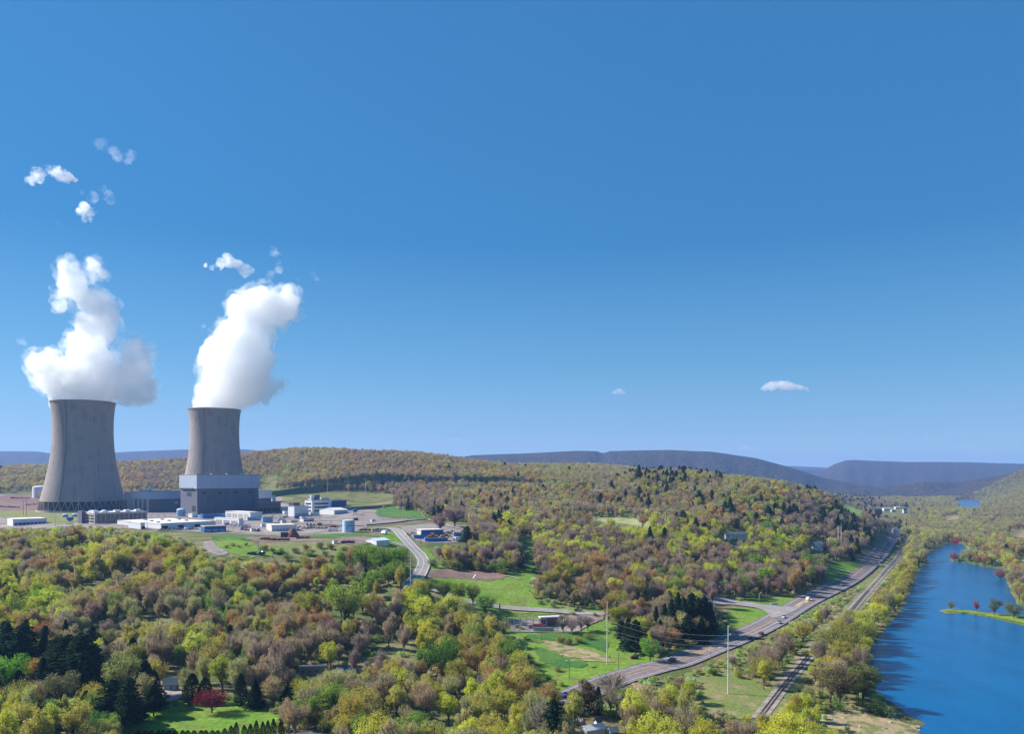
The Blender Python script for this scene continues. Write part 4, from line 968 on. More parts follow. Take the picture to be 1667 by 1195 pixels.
# ------------------------------------------------------------------ the woods
add_random(262, 900, 8.0, (12, 21))
add_random(900, 1500, 10.0, (13, 19), pxr=(-60, 1730))
add_random(1500, 2300, 12.0, (13, 18), pxr=(-40, 1710))
add_random(2300, 3400, 16.0, (14, 20), pxr=(-30, 1700))
pl_ = np.array(placed)
TREES = [t for t in TREES if t['y'] > 900 or (np.hypot(pl_[:,0]-t['x'], pl_[:,1]-t['y']) > pl_[:,2]*.7+3).all()]
for t in TREES:
    near, farp = KINDS_T[t['kind']]
    t['key'] = rnd.choice(near if t['y'] < 800 else farp)
LANDM = [(350,1140,'the crimson maple'),(275,1120,'the garage'),(718,1080,'the deep green maple'),(562,990,'the wide willow'),(506,1095,'the rusty trailer'),(980,1190,'the bottom sheds'),
 (1185,1110,'the railway pole'),(989,1060,'the meadow pole'),(1370,1040,'the yellow-olive tree'),(1440,1160,'the sandy river bank'),(1100,1010,'the evergreen stand'),(640,1180,'the foreground lane'),
 (900,1015,'the substation'),(1260,1120,'the railway track'),(60,990,'the lime tree clump'),(60,1100,'the dark pines'),(620,920,'the plant road bend'),(1130,1075,'the highway'),(860,1100,'the wet meadow')]
def where(px, py):
    c = min(LANDM, key=lambda l: (l[0]-px)**2+((l[1]-py)*1.3)**2); dx, dy = px-c[0], py-c[1]
    if abs(dx) > abs(dy)*1.2: return ('right of ' if dx > 0 else 'left of ')+c[2]
    return ('in front of ' if dy > 0 else 'behind ')+c[2]
TREES.sort(key=lambda t: -t['h']/t['y'])
def in_frame(t):
    px, py = proj(t['x'], t['y'], t['z']+t['h']); r = t['h']*.4*F/t['y']
    return -r*.7 < px < 1667+r*.7 and py < 1185
single = [t for t in TREES if t['kind'] != 'conifer' and in_frame(t)][:245]
single += [t for t in TREES if t['kind'] == 'conifer' and in_frame(t)][:40]
ids = {id(t) for t in single}
FORM = {'leafy': 'full-crowned', 'budding': 'thinly leaved', 'bare': 'leafless', 'conifer': 'pointed'}
for t in single:
    px, py = proj(t['x'], t['y'], t['z']+t['h']*.6); wh = where(px, py)
    size = 'tall' if t['h'] > 17.5 else 'middling'
    cn = 'pine tree' if t['kind'] == 'conifer' else 'bare tree' if t['kind'] in ('bare','skeletal') else 'deciduous tree'
    tree_obj(t, cn.replace(' ', '_'), f"{size} {HUE[t['code']][2]} tree {wh}", cn, f"trees {wh}")
rest = [t for t in TREES if id(t) not in ids]

def scatter(name, pts, label, cat=None):
    """ONE object: plants on the points of a mesh, drawn by geometry nodes"""
    n = len(pts); me = bpy.data.meshes.new(name)
    me.vertices.add(n); me.vertices.foreach_set('co', np.array([(t['x'], t['y'], t['z']-.1) for t in pts], np.float32).ravel())
    def at(nm, ty, vals, f='value'):
        a = me.attributes.new(nm, ty, 'POINT'); a.data.foreach_set(f, vals)
    keys = sorted({t['key'] for t in pts}); ki = {k: i for i, k in enumerate(keys)}
    at('idx', 'INT', np.array([ki[t['key']] for t in pts], np.int32))
    ref = [14.0 if 'shrub' not in t['key'] else 3.0 for t in pts]
    at('scl', 'FLOAT_VECTOR', np.array([(t['h']/r*t['w'], t['h']/r*t['w'], t['h']/r) for t, r in zip(pts, ref)], np.float32).ravel(), 'vector')
    at('rot', 'FLOAT', np.array([rnd.uniform(0, 6.28) for _ in pts], np.float32))
    at('col', 'FLOAT_COLOR', np.array([tuple(t['col'])+(1,) for t in pts], np.float32).ravel(), 'color')
    o = link(bpy.data.objects.new(name, me)); props(o, label, cat, None, 'stuff')
    ng = bpy.data.node_groups.new(name+'_spread', 'GeometryNodeTree')
    ng.interface.new_socket('Geometry', in_out='INPUT', socket_type='NodeSocketGeometry')
    ng.interface.new_socket('Geometry', in_out='OUTPUT', socket_type='NodeSocketGeometry')
    gi = ng.nodes.new('NodeGroupInput'); go = ng.nodes.new('NodeGroupOutput')
    jn = ng.nodes.new('GeometryNodeJoinGeometry')
    for k in reversed(keys):
        oi = ng.nodes.new('GeometryNodeObjectInfo'); oi.inputs['Object'].default_value = PROTO[k][2]
        gi2 = ng.nodes.new('GeometryNodeGeometryToInstance'); ng.links.new(oi.outputs['Geometry'], gi2.inputs[0]); ng.links.new(gi2.outputs[0], jn.inputs[0])
    ip = ng.nodes.new('GeometryNodeInstanceOnPoints'); ip.inputs['Pick Instance'].default_value = True
    def na(nm, ty):
        a = ng.nodes.new('GeometryNodeInputNamedAttribute'); a.data_type = ty; a.inputs['Name'].default_value = nm; return a.outputs['Attribute']
    cx = ng.nodes.new('ShaderNodeCombineXYZ')
    ng.links.new(na('rot', 'FLOAT'), cx.inputs['Z'])
    er = ng.nodes.new('FunctionNodeEulerToRotation'); ng.links.new(cx.outputs[0], er.inputs[0])
    ng.links.new(gi.outputs[0], ip.inputs['Points']); ng.links.new(jn.outputs[0], ip.inputs['Instance'])
    ng.links.new(na('idx', 'INT'), ip.inputs['Instance Index']); ng.links.new(er.outputs[0], ip.inputs['Rotation'])
    ng.links.new(na('scl', 'FLOAT_VECTOR'), ip.inputs['Scale']); ng.links.new(ip.outputs[0], go.inputs[0])
    md = o.modifiers.new('spread', 'NODES'); md.node_group = ng
    return o
scatter('forest', rest, 'mixed spring woodland of bare, budding and evergreen trees covering the valley and hills')
# undergrowth between the trunks
U = []
for y0, y1, sp, hr in ((262, 620, 5.0, (1.6, 4.2)), (620, 1100, 7.5, (2, 5))):
    X, Y, Z, h, px, py = rand_trees(y0, y1, sp, hr, .8)
    for i in range(len(X)):
        c = rnd.choice([(0.42,0.36,0.18),(0.33,0.35,0.10),(0.24,0.32,0.09),(0.40,0.33,0.2),(0.28,0.40,0.10),(0.34,0.42,0.2)])
        U.append(dict(x=X[i], y=Y[i], z=Z[i], h=h[i], w=rnd.uniform(.8,1.5), key='shrub_0_f', col=tint(c, .25)))
scatter('undergrowth', U, 'low brown and green undergrowth below the trees')
print('COUNTS', len(TREES), len(single), len(rest), len(U))
# ------------------------------------------------------------------ materials of the works
C_CONC = (0.31,0.265,0.245)
def tower_mat():
    m = bpy.data.materials.new('tower_concrete'); m.use_nodes = True; nt = m.node_tree
    b = nt.nodes['Principled BSDF']; b.inputs['Roughness'].default_value = .9; b.inputs['Specular IOR Level'].default_value = .15
    tc = N(nt, 'ShaderNodeTexCoord'); sp = N(nt, 'ShaderNodeSeparateXYZ'); nt.links.new(tc.outputs['Object'], sp.inputs[0])
    at = N(nt, 'ShaderNodeMath', operation='ARCTAN2'); nt.links.new(sp.outputs['Y'], at.inputs[0]); nt.links.new(sp.outputs['X'], at.inputs[1])
    ml = N(nt, 'ShaderNodeMath', operation='MULTIPLY'); ml.inputs[1].default_value = 15; nt.links.new(at.outputs[0], ml.inputs[0])
    zz = N(nt, 'ShaderNodeMath', operation='MULTIPLY'); zz.inputs[1].default_value = .018; nt.links.new(sp.outputs['Z'], zz.inputs[0])
    cb = N(nt, 'ShaderNodeCombineXYZ'); nt.links.new(ml.outputs[0], cb.inputs[0]); nt.links.new(zz.outputs[0], cb.inputs[1])
    n1 = N(nt, 'ShaderNodeTexNoise'); n1.inputs['Scale'].default_value = 1.0; n1.inputs['Detail'].default_value = 6; nt.links.new(cb.outputs[0], n1.inputs['Vector'])
    n2 = N(nt, 'ShaderNodeTexNoise'); n2.inputs['Scale'].default_value = .07; n2.inputs['Detail'].default_value = 8; nt.links.new(tc.outputs['Object'], n2.inputs['Vector'])
    # lift rings of the slip-formed shell
    rg = N(nt, 'ShaderNodeMath', operation='MULTIPLY'); rg.inputs[1].default_value = 3.6; nt.links.new(sp.outputs['Z'], rg.inputs[0])
    sn = N(nt, 'ShaderNodeMath', operation='SINE'); nt.links.new(rg.outputs[0], sn.inputs[0])
    rs = N(nt, 'ShaderNodeMapRange'); rs.inputs['From Min'].default_value = -1; rs.inputs['To Min'].default_value = .91; rs.inputs['To Max'].default_value = 1.03
    nt.links.new(sn.outputs[0], rs.inputs['Value'])
    a = N(nt, 'ShaderNodeMath', operation='ADD'); nt.links.new(n1.outputs['Fac'], a.inputs[0]); nt.links.new(n2.outputs['Fac'], a.inputs[1])
    r = N(nt, 'ShaderNodeValToRGB'); e = r.color_ramp.elements
    e[0].position = .78; e[0].color = tuple(c*.86 for c in C_CONC)+(1,); e[1].position = 1.2; e[1].color = tuple(c*1.08 for c in C_CONC)+(1,)
    nt.links.new(a.outputs[0], r.inputs[0])
    sc = N(nt, 'ShaderNodeVectorMath', operation='SCALE'); nt.links.new(r.outputs[0], sc.inputs[0]); nt.links.new(rs.outputs[0], sc.inputs['Scale'])
    nt.links.new(sc.outputs[0], b.inputs['Base Color'])
    # vertical ribs
    rb = N(nt, 'ShaderNodeMath', operation='MULTIPLY'); rb.inputs[1].default_value = 120; nt.links.new(at.outputs[0], rb.inputs[0])
    s2 = N(nt, 'ShaderNodeMath', operation='SINE'); nt.links.new(rb.outputs[0], s2.inputs[0])
    bp = N(nt, 'ShaderNodeBump'); bp.inputs['Strength'].default_value = .25; bp.inputs['Distance'].default_value = .35; nt.links.new(s2.outputs[0], bp.inputs['Height'])
    nt.links.new(bp.outputs[0], b.inputs['Normal'])
    return m
M_TOWER = tower_mat()
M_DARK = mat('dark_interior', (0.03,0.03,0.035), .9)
M_STEEL = mat('galvanised_steel', (0.34,0.34,0.35), .5, .1, 1, .6)
M_BAND = mat('pale_blue_cladding', (0.37,0.42,0.52), .6, .06, .08, stretch=(1,1,.05))
M_CLAD = mat('grey_cladding', (0.125,0.125,0.165), .6, .10, .25, stretch=(1,1,.05))
M_CLADB = mat('brown_grey_cladding', (0.13,0.115,0.13), .6, .10, .25, stretch=(1,1,.05))
M_ROOFW = mat('white_roof', (0.66,0.63,0.58), .8, .10, .08)
M_WALLW = mat('white_wall', (0.66,0.66,0.68), .7, .06, .2, stretch=(1,1,.1))
M_CREAM = mat('cream_roof', (0.60,0.53,0.42), .8, .08, .1)
M_ROOFD = mat('dark_roof', (0.07,0.07,0.085), .8, .15, .2)
M_ROOFG = mat('grey_roof', (0.27,0.26,0.26), .8, .12, .15)
M_ROOFB = mat('brown_roof', (0.30,0.21,0.16), .8, .12, .15)
M_BLUE = mat('blue_paint', (0.03,0.11,0.33), .5, .12, .3)
M_BLUEB = mat('bright_blue_paint', (0.02,0.19,0.55), .45, .10, .4)
M_LBLUE = mat('light_blue_paint', (0.22,0.42,0.60), .5, .08, .3)
M_PANEL = mat('concrete_panels', (0.42,0.37,0.34), .85, .08, .3)
M_GLASS = mat('dark_window', (0.035,0.04,0.055), .25, .1, 1, 0, spec=.6)
M_RUST = mat('rusty_brown', (0.22,0.095,0.06), .9, .25, .4)
M_RED = mat('red_machine_paint', (0.45,0.05,0.05), .5, .15, .6)
M_MAROON = mat('maroon_paint', (0.20,0.05,0.05), .6, .2, .6)
M_ORANGE = mat('orange_paint', (0.70,0.30,0.04), .5, .1, .6)
M_RUBBER = mat('rubber', (0.02,0.02,0.022), .8)
M_CHROME = mat('lamp_glass', (0.7,0.7,0.68), .2, .05)
M_WOOD = mat('pole_wood', (0.22,0.17,0.13), .9, .2, 1.5)
M_PALEPOLE = mat('pale_pole', (0.60,0.58,0.52), .7, .1, 1)
M_TANKP = mat('tank_paint', (0.40,0.56,0.72), .5, .05, .2)
M_TANKB = mat('tank_blue', (0.10,0.28,0.52), .5, .12, .2)
M_INK = mat('dark_blue_ink', (0.03,0.10,0.30), .5, .05)
M_WIRE = mat('wire', (0.30,0.30,0.31), .6, .1)

# ------------------------------------------------------------------ cooling towers
PROF = [(60.9,0),(58.4,13.8),(54.2,30.5),(49.8,50.2),(46.1,69.9),(43.5,89.6),(42.0,109.3),(41.8,122),(42.0,135),(42.8,148.7),(44.9,164.5)]
def rad_at(z): return float(np.interp(z, [p[1] for p in PROF], [p[0] for p in PROF]))
_zz = np.array([p[1] for p in PROF]); _cf = np.polyfit(_zz, np.array([p[0] for p in PROF]), 5)
def rsm(z): return float(np.polyval(_cf, z))
SHELL = None; VCOL = None
def cooling_tower(px, dist, z0, label):
    global SHELL, VCOL
    X = (px-CX)*dist/F
    t = thing('cooling_tower', label, 'cooling tower', (X, dist, z0), 0, 'cooling towers')
    if SHELL is None:
        mb = MB(); zs = list(np.linspace(13.8, 163.6, 44)); out = [(rsm(z), z) for z in zs]
        prof = out+[(rsm(163.6)+.9, 163.7), (rsm(163.6)+.9, 165.2), (rsm(163.6)-.6, 165.2)]+[(r-.9, z) for r, z in reversed(out)]
        n = 128; vs = []; fs = []
        for r, z in prof:
            for i in range(n):
                a = 2*math.pi*i/n; vs.append((r*math.cos(a), r*math.sin(a), z))
        m = len(prof)
        for j in range(m):
            for i in range(n):
                k = (j+1) % m; fs.append((j*n+i, j*n+(i+1) % n, k*n+(i+1) % n, k*n+i))
        mb.add(vs, fs); sh = mb.obj('shell', M_TOWER, t, smooth=True); SHELL = sh.data
        md = sh.modifiers.new('e', 'EDGE_SPLIT'); md.split_angle = math.radians(40)
        n = 40; a0 = 0; a1 = 2*math.pi/n/2; r0, r1 = 61.5, 58.1
        v = MB()
        v.tube([(r1*math.cos(a1), r1*math.sin(a1), 14.2), (r0*math.cos(0), r0*math.sin(0), -.5)], .55, 6)
        v.tube([(r1*math.cos(a1), r1*math.sin(a1), 14.2), (r0*math.cos(2*a1), r0*math.sin(2*a1), -.5)], .55, 6)
        VCOL = v.obj('support_column', M_TOWER, t).data; first = 1
    else:
        sh = link(bpy.data.objects.new('shell', SHELL), t); md = sh.modifiers.new('e', 'EDGE_SPLIT'); md.split_angle = math.radians(40); first = 0
    for i in range(first, 40):
        c = link(bpy.data.objects.new('support_column', VCOL), t); c.rotation_euler = (0, 0, 2*math.pi*i/40)
    mb = MB(); mb.lathe([(63,-2),(63,.9),(62,.9),(62,-2)], 64); mb.obj('basin', M_PANEL, t)
    mb = MB(); mb.lathe([(53.5,-1),(53.0,14.5)], 48); mb.obj('shade_fill', M_DARK, t)  # near-black fill drum: the darkness inside the shell is put into its colour
    mb = MB(); a = math.radians(-93)
    for k in range(30):
        z0_, z1_ = 14+k*5, 14+k*5+5
        p = [Vector(((rsm(z)+.7)*math.cos(a), (rsm(z)+.7)*math.sin(a), z)) for z in (z0_, z1_)]
        mb.tube([p[0]-Vector((.8,0,0)), p[1]-Vector((.8,0,0))], .14, 4); mb.tube([p[0]+Vector((.8,0,0)), p[1]+Vector((.8,0,0))], .14, 4); mb.tube([p[0]-Vector((.8,0,0)), p[0]+Vector((.8,0,0))], .1, 4)
    mb.obj('ladder', M_ROOFD, t)
    return t
T1 = (135.5, 1224.0, 48.0); T2 = (349.5, 1440.0, 54.6)
cooling_tower(*T1, 'larger looking concrete cooling tower whose leaning support columns show at its foot')
cooling_tower(*T2, 'concrete cooling tower rising behind the tall blue-banded reactor building')

# ------------------------------------------------------------------ buildings
def fit(pl, pc, pr, base, top, phi=50, zg=None):
    """near corner, turn and size of a box whose left, corner and right edges fall on photo columns pl, pc, pr"""
    if zg is None: G = g(pc, base)
    else: d = (CZ-zg)*F/(base-HY); G = Vector(((pc-CX)*d/F, d, zg))
    s, c = math.sin(math.radians(phi)), math.cos(math.radians(phi)); a, b = (pl-CX)/F, (pr-CX)/F
    W = (G.x-a*G.y)/(s+a*c); L = (b*G.y-G.x)/(c-b*s)
    Hh = CZ-(top-HY)*G.y/F-G.z
    return G, math.radians(phi), max(W, 1.5), max(L, 1.5), max(Hh, 1.5)
def building(label, pl, pc, pr, base, top, phi=50, wall=None, roofm=None, name='building', cat_='building', gable=False, zg=None, band=None, windows=None, vents=0, overhang=.4, maxw=1e9, group=None, door=None):
    G, ph, W, L, Hh = fit(pl, pc, pr, base, top, phi, zg); W = min(W, maxw)
    t = thing(name, label, cat_, (G.x, G.y, G.z), ph, group)
    wt = Hh if band is None else Hh*(1-band[0])
    mb = MB()
    if gable:                       # ridge along x
        e = Hh*.72; mb.add([(0,0,-2),(L,0,-2),(L,W,-2),(0,W,-2),(0,0,e),(L,0,e),(L,W,e),(0,W,e),(0,W/2,Hh-.1),(L,W/2,Hh-.1)],
               [(0,3,2,1),(0,1,5,4),(1,2,6,9,5),(2,3,7,6),(3,0,4,8,7)]); mb.obj('wall', wall, t)
        r = MB(); o = overhang; k = (Hh-e)/(W/2)
        r.add([(-o,-o,e-o*k),(L+o,-o,e-o*k),(L+o,W/2,Hh),(-o,W/2,Hh),(-o,W+o,e-o*k),(L+o,W+o,e-o*k),
               (-o,-o,e-o*k+.25),(L+o,-o,e-o*k+.25),(L+o,W/2,Hh+.25),(-o,W/2,Hh+.25),(-o,W+o,e-o*k+.25),(L+o,W+o,e-o*k+.25)],
              [(0,1,2,3),(3,2,5,4),(6,9,8,7),(9,10,11,8),(0,6,7,1),(4,5,11,10),(0,3,9,6),(3,4,10,9),(1,7,8,2),(2,8,11,5)]); r.obj('roof', roofm, t)
    else:
        mb.box(0, L, 0, W, -3, wt); mb.obj('wall', wall, t)
        if band:
            b = MB(); o = band[2] if len(band) > 2 else .6; b.box(-o, L+o, -o, W+o, wt+.003, Hh); b.obj('upper_band', band[1], t)
        r = MB(); o = (band[2] if band and len(band) > 2 else (.6 if band else 0))+.25
        r.box(-o, L+o, -o, W+o, Hh+.003, Hh+.35); r.box(-o, L+o, -o, -o+.3, Hh+.353, Hh+.75); r.obj('roof', roofm, t)
    if windows:                    # (rows, columns, face, material, relative height)
        for rows, cols, face, mt, fh in windows:
            for i in range(rows):
                z0 = wt*(.12+.82*i/rows); z1 = z0+wt*.82/rows*fh
                for j in range(cols):
                    Lf = L if face == 'f' else W; m_ = Lf*.03; s_ = (Lf-2*m_)/cols; a = m_+j*s_+s_*.1; b_ = a+s_*.8
                    q = MB()
                    if face == 'f': q.box(a, b_, -.12, .05, z0, z1)
                    else: q.box(-.12, .05, a, b_, z0, z1)
                    q.obj('window', mt, t)
    for i in range(vents):
        q = MB(); a = L*(.08+.25*i); q.box(a, a+L*.06, -.5, -.01, wt*.80, wt*.86); q.obj('vent', M_DARK, t)
    if door:
        for fr in door[1]:
            q = MB(); a = L*fr; q.box(a, a+door[2], -.12, .03, 0, door[3]); q.obj('door', door[0], t)
    return t, W, L, Hh
# reactor building and its attached halls
rb, W_, L_, H_ = building('tall grey reactor building with a pale blue upper band before the far cooling tower', 294, 321, 421, 838.5, 773.5, 50, M_CLAD, M_ROOFG, 'reactor_building', 'reactor building', band=(.345, M_BAND, 1.2), vents=4)
q = MB(); q.box(-.25, -.01, W_*.35, W_*.6, H_*.46, H_*.56); q.obj('louvre', M_GLASS, rb)
q = MB(); q.box(-.25, -.01, W_*.1, W_*.3, H_*.08, H_*.22); q.obj('loading_door', M_DARK, rb)
q = MB(); q.box(-2.5, -1.25, W_*.2, W_*.95, H_*.655, H_*.68); q.obj('walkway', M_STEEL, rb)
q = MB()
for k in range(9): q.box(L_*(.06+.105*k), L_*(.06+.105*k)+.5, -.3, -.02, 0, H_*.60)
q.obj('pilaster', M_CLADB, rb)
q = MB()
for k in (.22,.86): q.box(L_*k, L_*k+.4, -1.5, -1.21, H_*.66, H_-.2)
q.obj('downpipe', M_STEEL, rb)
for k in (.3,.55,.8):
    q = MB(); q.box(L_*k, L_*k+4, 12, 17, H_+.353, H_+2.2); q.obj('roof_fan', M_STEEL, rb)
tb, Wt, Lt, Ht_ = building('lower turbine hall with a pale blue band and a white dome on its roof', 216, 243.5, 300, 835, 801, 50, M_CLAD, M_ROOFG, 'turbine_hall', 'building', band=(.36, M_BAND, 1.0))
q = MB()
for k in (.05,.34,.6,.86): q.box(-.6, -.02, Wt*k, Wt*k+Wt*.1, -1, Ht_*.63)
q.obj('pier', M_PANEL, tb)
q = MB(); q.box(Lt*.72, Lt*.72+4.5, -.3, -.02, Ht_*.42, Ht_*.49); q.obj('wall_sign', M_WALLW, tb)
q = MB(); q.lathe([(5.2,0),(5.2,2.2),(4.6,3.4),(3,4.4),(1,4.9),(.01,5)], 20); o_ = q.obj('roof_dome', M_WALLW, tb, (Lt*.25, Wt*.55, Ht_+.36), True)
building('low cream wall block between the near cooling tower and the turbine hall', 199, 202, 217, 826, 802, 50, M_PANEL, M_CREAM, 'annex')
# three storey concrete office
ob, Wo, Lo, Ho = building('three-storey concrete office with white domes on its flat roof', 133, 154, 240, 853.5, 836, 50, M_PANEL, M_ROOFW, 'office_building', 'office building',
    windows=[(3, 3, 'l', M_GLASS, .62), (1, 11, 'f', M_GLASS, .9)])
q = MB()
for k in range(12): q.box(Lo*(.02+.0875*k)-.3, Lo*(.02+.0875*k)+.4, -.5, -.13, -1, Ho)
q.obj('pilaster', M_PANEL, ob)
for fx, fy, r in ((.10,.55,5),(.30,.5,4)):
    q = MB(); q.lathe([(r,0),(r*.9,1.2),(r*.5,2.2),(.01,2.6)], 18); q.obj('roof_dome', M_WALLW, ob, (Lo*fx, Wo*fy, Ho+.36), True)
for fx in (.02,.42,.62,.82):
    q = MB(); q.box(0, Lo*.10, 0, 5, 0, 2.2); q.obj('roof_unit', M_WALLW, ob, (Lo*fx+1, Wo*.25, Ho+.36))
q = MB(); q.box(-4, -.05, Wo*.7, Wo, -1, Ho+2); q.obj('stair_tower', M_CLAD, ob)
# large flat warehouse
wb, Ww, Lw, Hw = building('very wide low warehouse with a cream-white flat roof in front of the reactor building', 191, 262, 351, 861.5, 853.5, 50, M_WALLW, M_ROOFW, 'warehouse', 'warehouse', maxw=130, door=(M_DARK, (.02,.3,.6), 6, 3))
for k in range(7):
    q = MB(); q.box(0, 3, 0, 3, 0, 1.2); q.obj('roof_vent', M_STEEL, wb, (Lw*(.1+.12*k), Ww*(.2+.1*(k*3 % 7)), Hw+.36))
building('white block at the left front corner of the wide warehouse', 209, 229, 236, 862, 852.5, 50, M_WALLW, M_ROOFW, 'loading_block', door=(M_DARK, (.3,), 3, 3), maxw=30)
B = building
B('small blue-fronted hut with a cream roof in front of the wide warehouse', 323, 333, 368, 867.5, 858, 35, M_BLUE, M_CREAM, 'hut', 'hut', maxw=14, windows=[(1, 3, 'f', M_LBLUE, .5)])
B('long white shed lit on its left face in front of the reactor building', 367, 407, 427, 847.5, 835, 50, M_WALLW, M_ROOFW, 'shed', 'shed', windows=[(1, 4, 'l', M_PANEL, .8)])
B('light blue lean-to at the right of the long white shed', 425, 428, 444, 851.5, 843, 50, M_LBLUE, M_ROOFG, 'shed', 'shed')
B('low white shed with a ragged row of doors before the long white shed', 349, 389, 396, 855.5, 845.5, 50, M_WALLW, M_ROOFW, 'shed', 'shed', windows=[(1, 3, 'l', M_ROOFG, .7)])
B('pale rounded hall with a band, right behind the reactor building', 419, 421, 442, 822, 799, 35, M_CLAD, M_ROOFW, 'hall', 'building', band=(.55, M_WALLW, .5))
B('small white box right of the pale hall', 441, 443, 449, 818, 808, 35, M_WALLW, M_ROOFW, 'utility_hut', 'hut')
B('dark grey annex with a brown roof at the right of the reactor building', 415, 420, 457, 836, 818, 50, M_CLADB, M_ROOFB, 'annex', 'building', windows=[(1, 5, 'f', M_DARK, .4)])
B('white cube building with black tanks on its roof', 469, 479, 502, 841.5, 825, 50, M_WALLW, M_ROOFG, 'service_building', 'building', windows=[(1, 2, 'f', M_PANEL, .2)])
t_, w_, l_, h_ = B('black roof house standing on the white cube building', 470, 478, 488, 836, 819.5, 50, M_ROOFD, M_ROOFD, 'plant_room', 'building')
ow, Ww2, Lw2, Hw2 = B('white office with three dark strip windows and roof blocks', 496, 508, 538, 836, 815, 50, M_WALLW, M_ROOFG, 'office_building', 'office building', windows=[(3, 1, 'f', M_GLASS, .45), (3, 1, 'l', M_GLASS, .45)])
for fx, w0, hh in ((.05,5,6),(.25,8,7),(.6,7,3),(.85,5,3)):
    q = MB(); q.box(0, w0, 0, 6, 0, hh); q.obj('roof_block', M_CLAD if hh > 6 else M_WALLW, ow, (Lw2*fx, 4, Hw2+.36))
q = MB(); q.lathe([(.3,0),(.3,4)], 8); q.lathe([(2.4,6.6),(1.6,5.2),(.3,4.4)], 16); q.obj('satellite_dish', M_WALLW, ow, (1, 12, Hw2+.36))
B('long dark blue warehouse with a curved cream roof edge behind the striped office', 536, 540, 564, 826, 815.5, 40, M_BLUE, M_CREAM, 'warehouse', 'warehouse')
B('white gabled shed with a bluish right wall in the middle of the yard', 520, 544, 566, 838.5, 828, 50, M_WALLW, M_ROOFW, 'shed', 'shed', gable=True, windows=[(1, 4, 'f', M_LBLUE, .5)])
B('small white trailer next to the white gabled shed', 506, 509, 520, 840.5, 835, 30, M_WALLW, M_ROOFW, 'site_trailer', 'trailer')
B('white site trailer alone on the open gravel', 488, 494, 511, 850, 845.5, 45, M_WALLW, M_ROOFG, 'site_trailer', 'trailer', windows=[(1, 4, 'f', M_BLUE, .5)])
B('long low trailer with a cream roof next to the rusty cone', 434, 442, 483, 865.5, 856.5, 25, M_WALLW, M_CREAM, 'long_trailer', 'trailer', windows=[(1, 7, 'f', M_PANEL, .35)])
B('long white building with a blue shaded wall at the left edge of the plant', 8, 21, 76, 857, 846.5, 40, M_WALLW, M_ROOFW, 'storage_building', 'building', maxw=40, windows=[(1, 8, 'f', M_BLUE, .5)])
B('white gabled shed with a pale blue roof beside the plant road', 593, 613, 634, 888.5, 878, 45, M_WALLW, mat('pale_blue_roof', (0.55,0.66,0.80), .6, .06, .2), 'shed', 'shed', gable=True, maxw=16)
B('small white and blue box standing in the scrub before the yard', 541, 543.5, 549, 886.5, 881.5, 35, M_WALLW, M_ROOFW, 'container', 'container')
B('two-tone workshop, cream on the left and dark blue in front, in the east yard', 665, 686, 722, 874, 864, 20, M_BLUE, M_ROOFW, 'workshop', 'workshop', maxw=18, windows=[(1, 3, 'l', M_CREAM, .9)])
B('long blue container with a cream top nearest the east yard edge', 684, 692, 729, 882.5, 877, 12, M_BLUEB, M_CREAM, 'long_container', 'container', maxw=5)
B('bright blue container in front of the workshop', 670, 674, 694, 877.5, 872.5, 12, M_BLUEB, M_BLUEB, 'long_container', 'container', maxw=5)
B('short bright blue container at the right end of the east yard', 736, 739, 750, 873.5, 868, 15, M_BLUEB, M_CREAM, 'short_container', 'container', maxw=5)
B('white box body left at the corner of the east yard', 735, 742, 752, 882, 876, 30, M_WALLW, M_ROOFW, 'box_body', 'container', maxw=5)
# round things
def tank(label, px, base, top, wpx, mt, dome=.15, name='storage_tank', n=32, zg=None):
    G = g(px, base); r = wpx*G.y/F/2; h = CZ-(top-HY)*G.y/F-G.z
    t = thing(name, label, 'tank', (G.x, G.y+r, G.z))
    q = MB(); q.lathe([(r,-1.5),(r,h*(1-dome))], n); q.obj('tank_wall', mt, t, smooth=False)
    q = MB(); q.lathe([(r+.15,h*(1-dome)+.003),(r+.15,h*(1-dome)+.25),(r*.7,h-dome*h*.3),(r*.3,h-.05),(.02,h)], n); q.obj('tank_roof', M_WALLW, t, smooth=True)
    q = MB(); a = math.radians(-35); c = Vector((math.cos(a)*(r+.3), math.sin(a)*(r+.3), 0)); s = Vector((-math.sin(a), math.cos(a), 0))*.4
    q.tube([c-s, c-s+Vector((0,0,h*(1-dome)))], .07, 4); q.tube([c+s, c+s+Vector((0,0,h*(1-dome)))], .07, 4)
    for k in range(int(h)): q.tube([c-s+Vector((0,0,k+.5)), c+s+Vector((0,0,k+.5))], .05, 4)
    q.obj('ladder', M_STEEL, t)
    return t, r, h
tk, tr, th = tank('large pale blue water tank with a dark blue mark and lettering stripe on its front', 565.5, 867.5, 847, 20, M_TANKP, .06, 'water_tank', 40)
def on_tank(name, a0, a1, z0, z1, mt):
    n = 12; vs = []; fs = []
    for i in range(n+1):
        a = math.radians(a0+(a1-a0)*i/n)
        for rr in (tr+.03, tr+.10):
            for z in (z0, z1): vs.append((rr*math.cos(a), rr*math.sin(a), z))
    for i in range(n):
        b = i*4; fs += [(b+2,b+6,b+7,b+3),(b,b+1,b+5,b+4),(b+1,b+3,b+7,b+5),(b,b+4,b+6,b+2)]
    q = MB(); q.add(vs, fs); return q.obj(name, mt, tk)
on_tank('lettering', -88, -83, th*.44, th*.60, M_INK); on_tank('lettering', -79, -38, th*.50, th*.56, M_INK)
on_tank('emblem', -68, -50, th*.78, th*.86, mat('mid_blue_ink', (0.12,0.30,0.55), .5, .05)); on_tank('emblem', -90, -83, th*.28, th*.38, M_INK)
tank('light blue round tank at the foot of the turbine hall', 292, 841, 828, 13.5, M_LBLUE, .2)
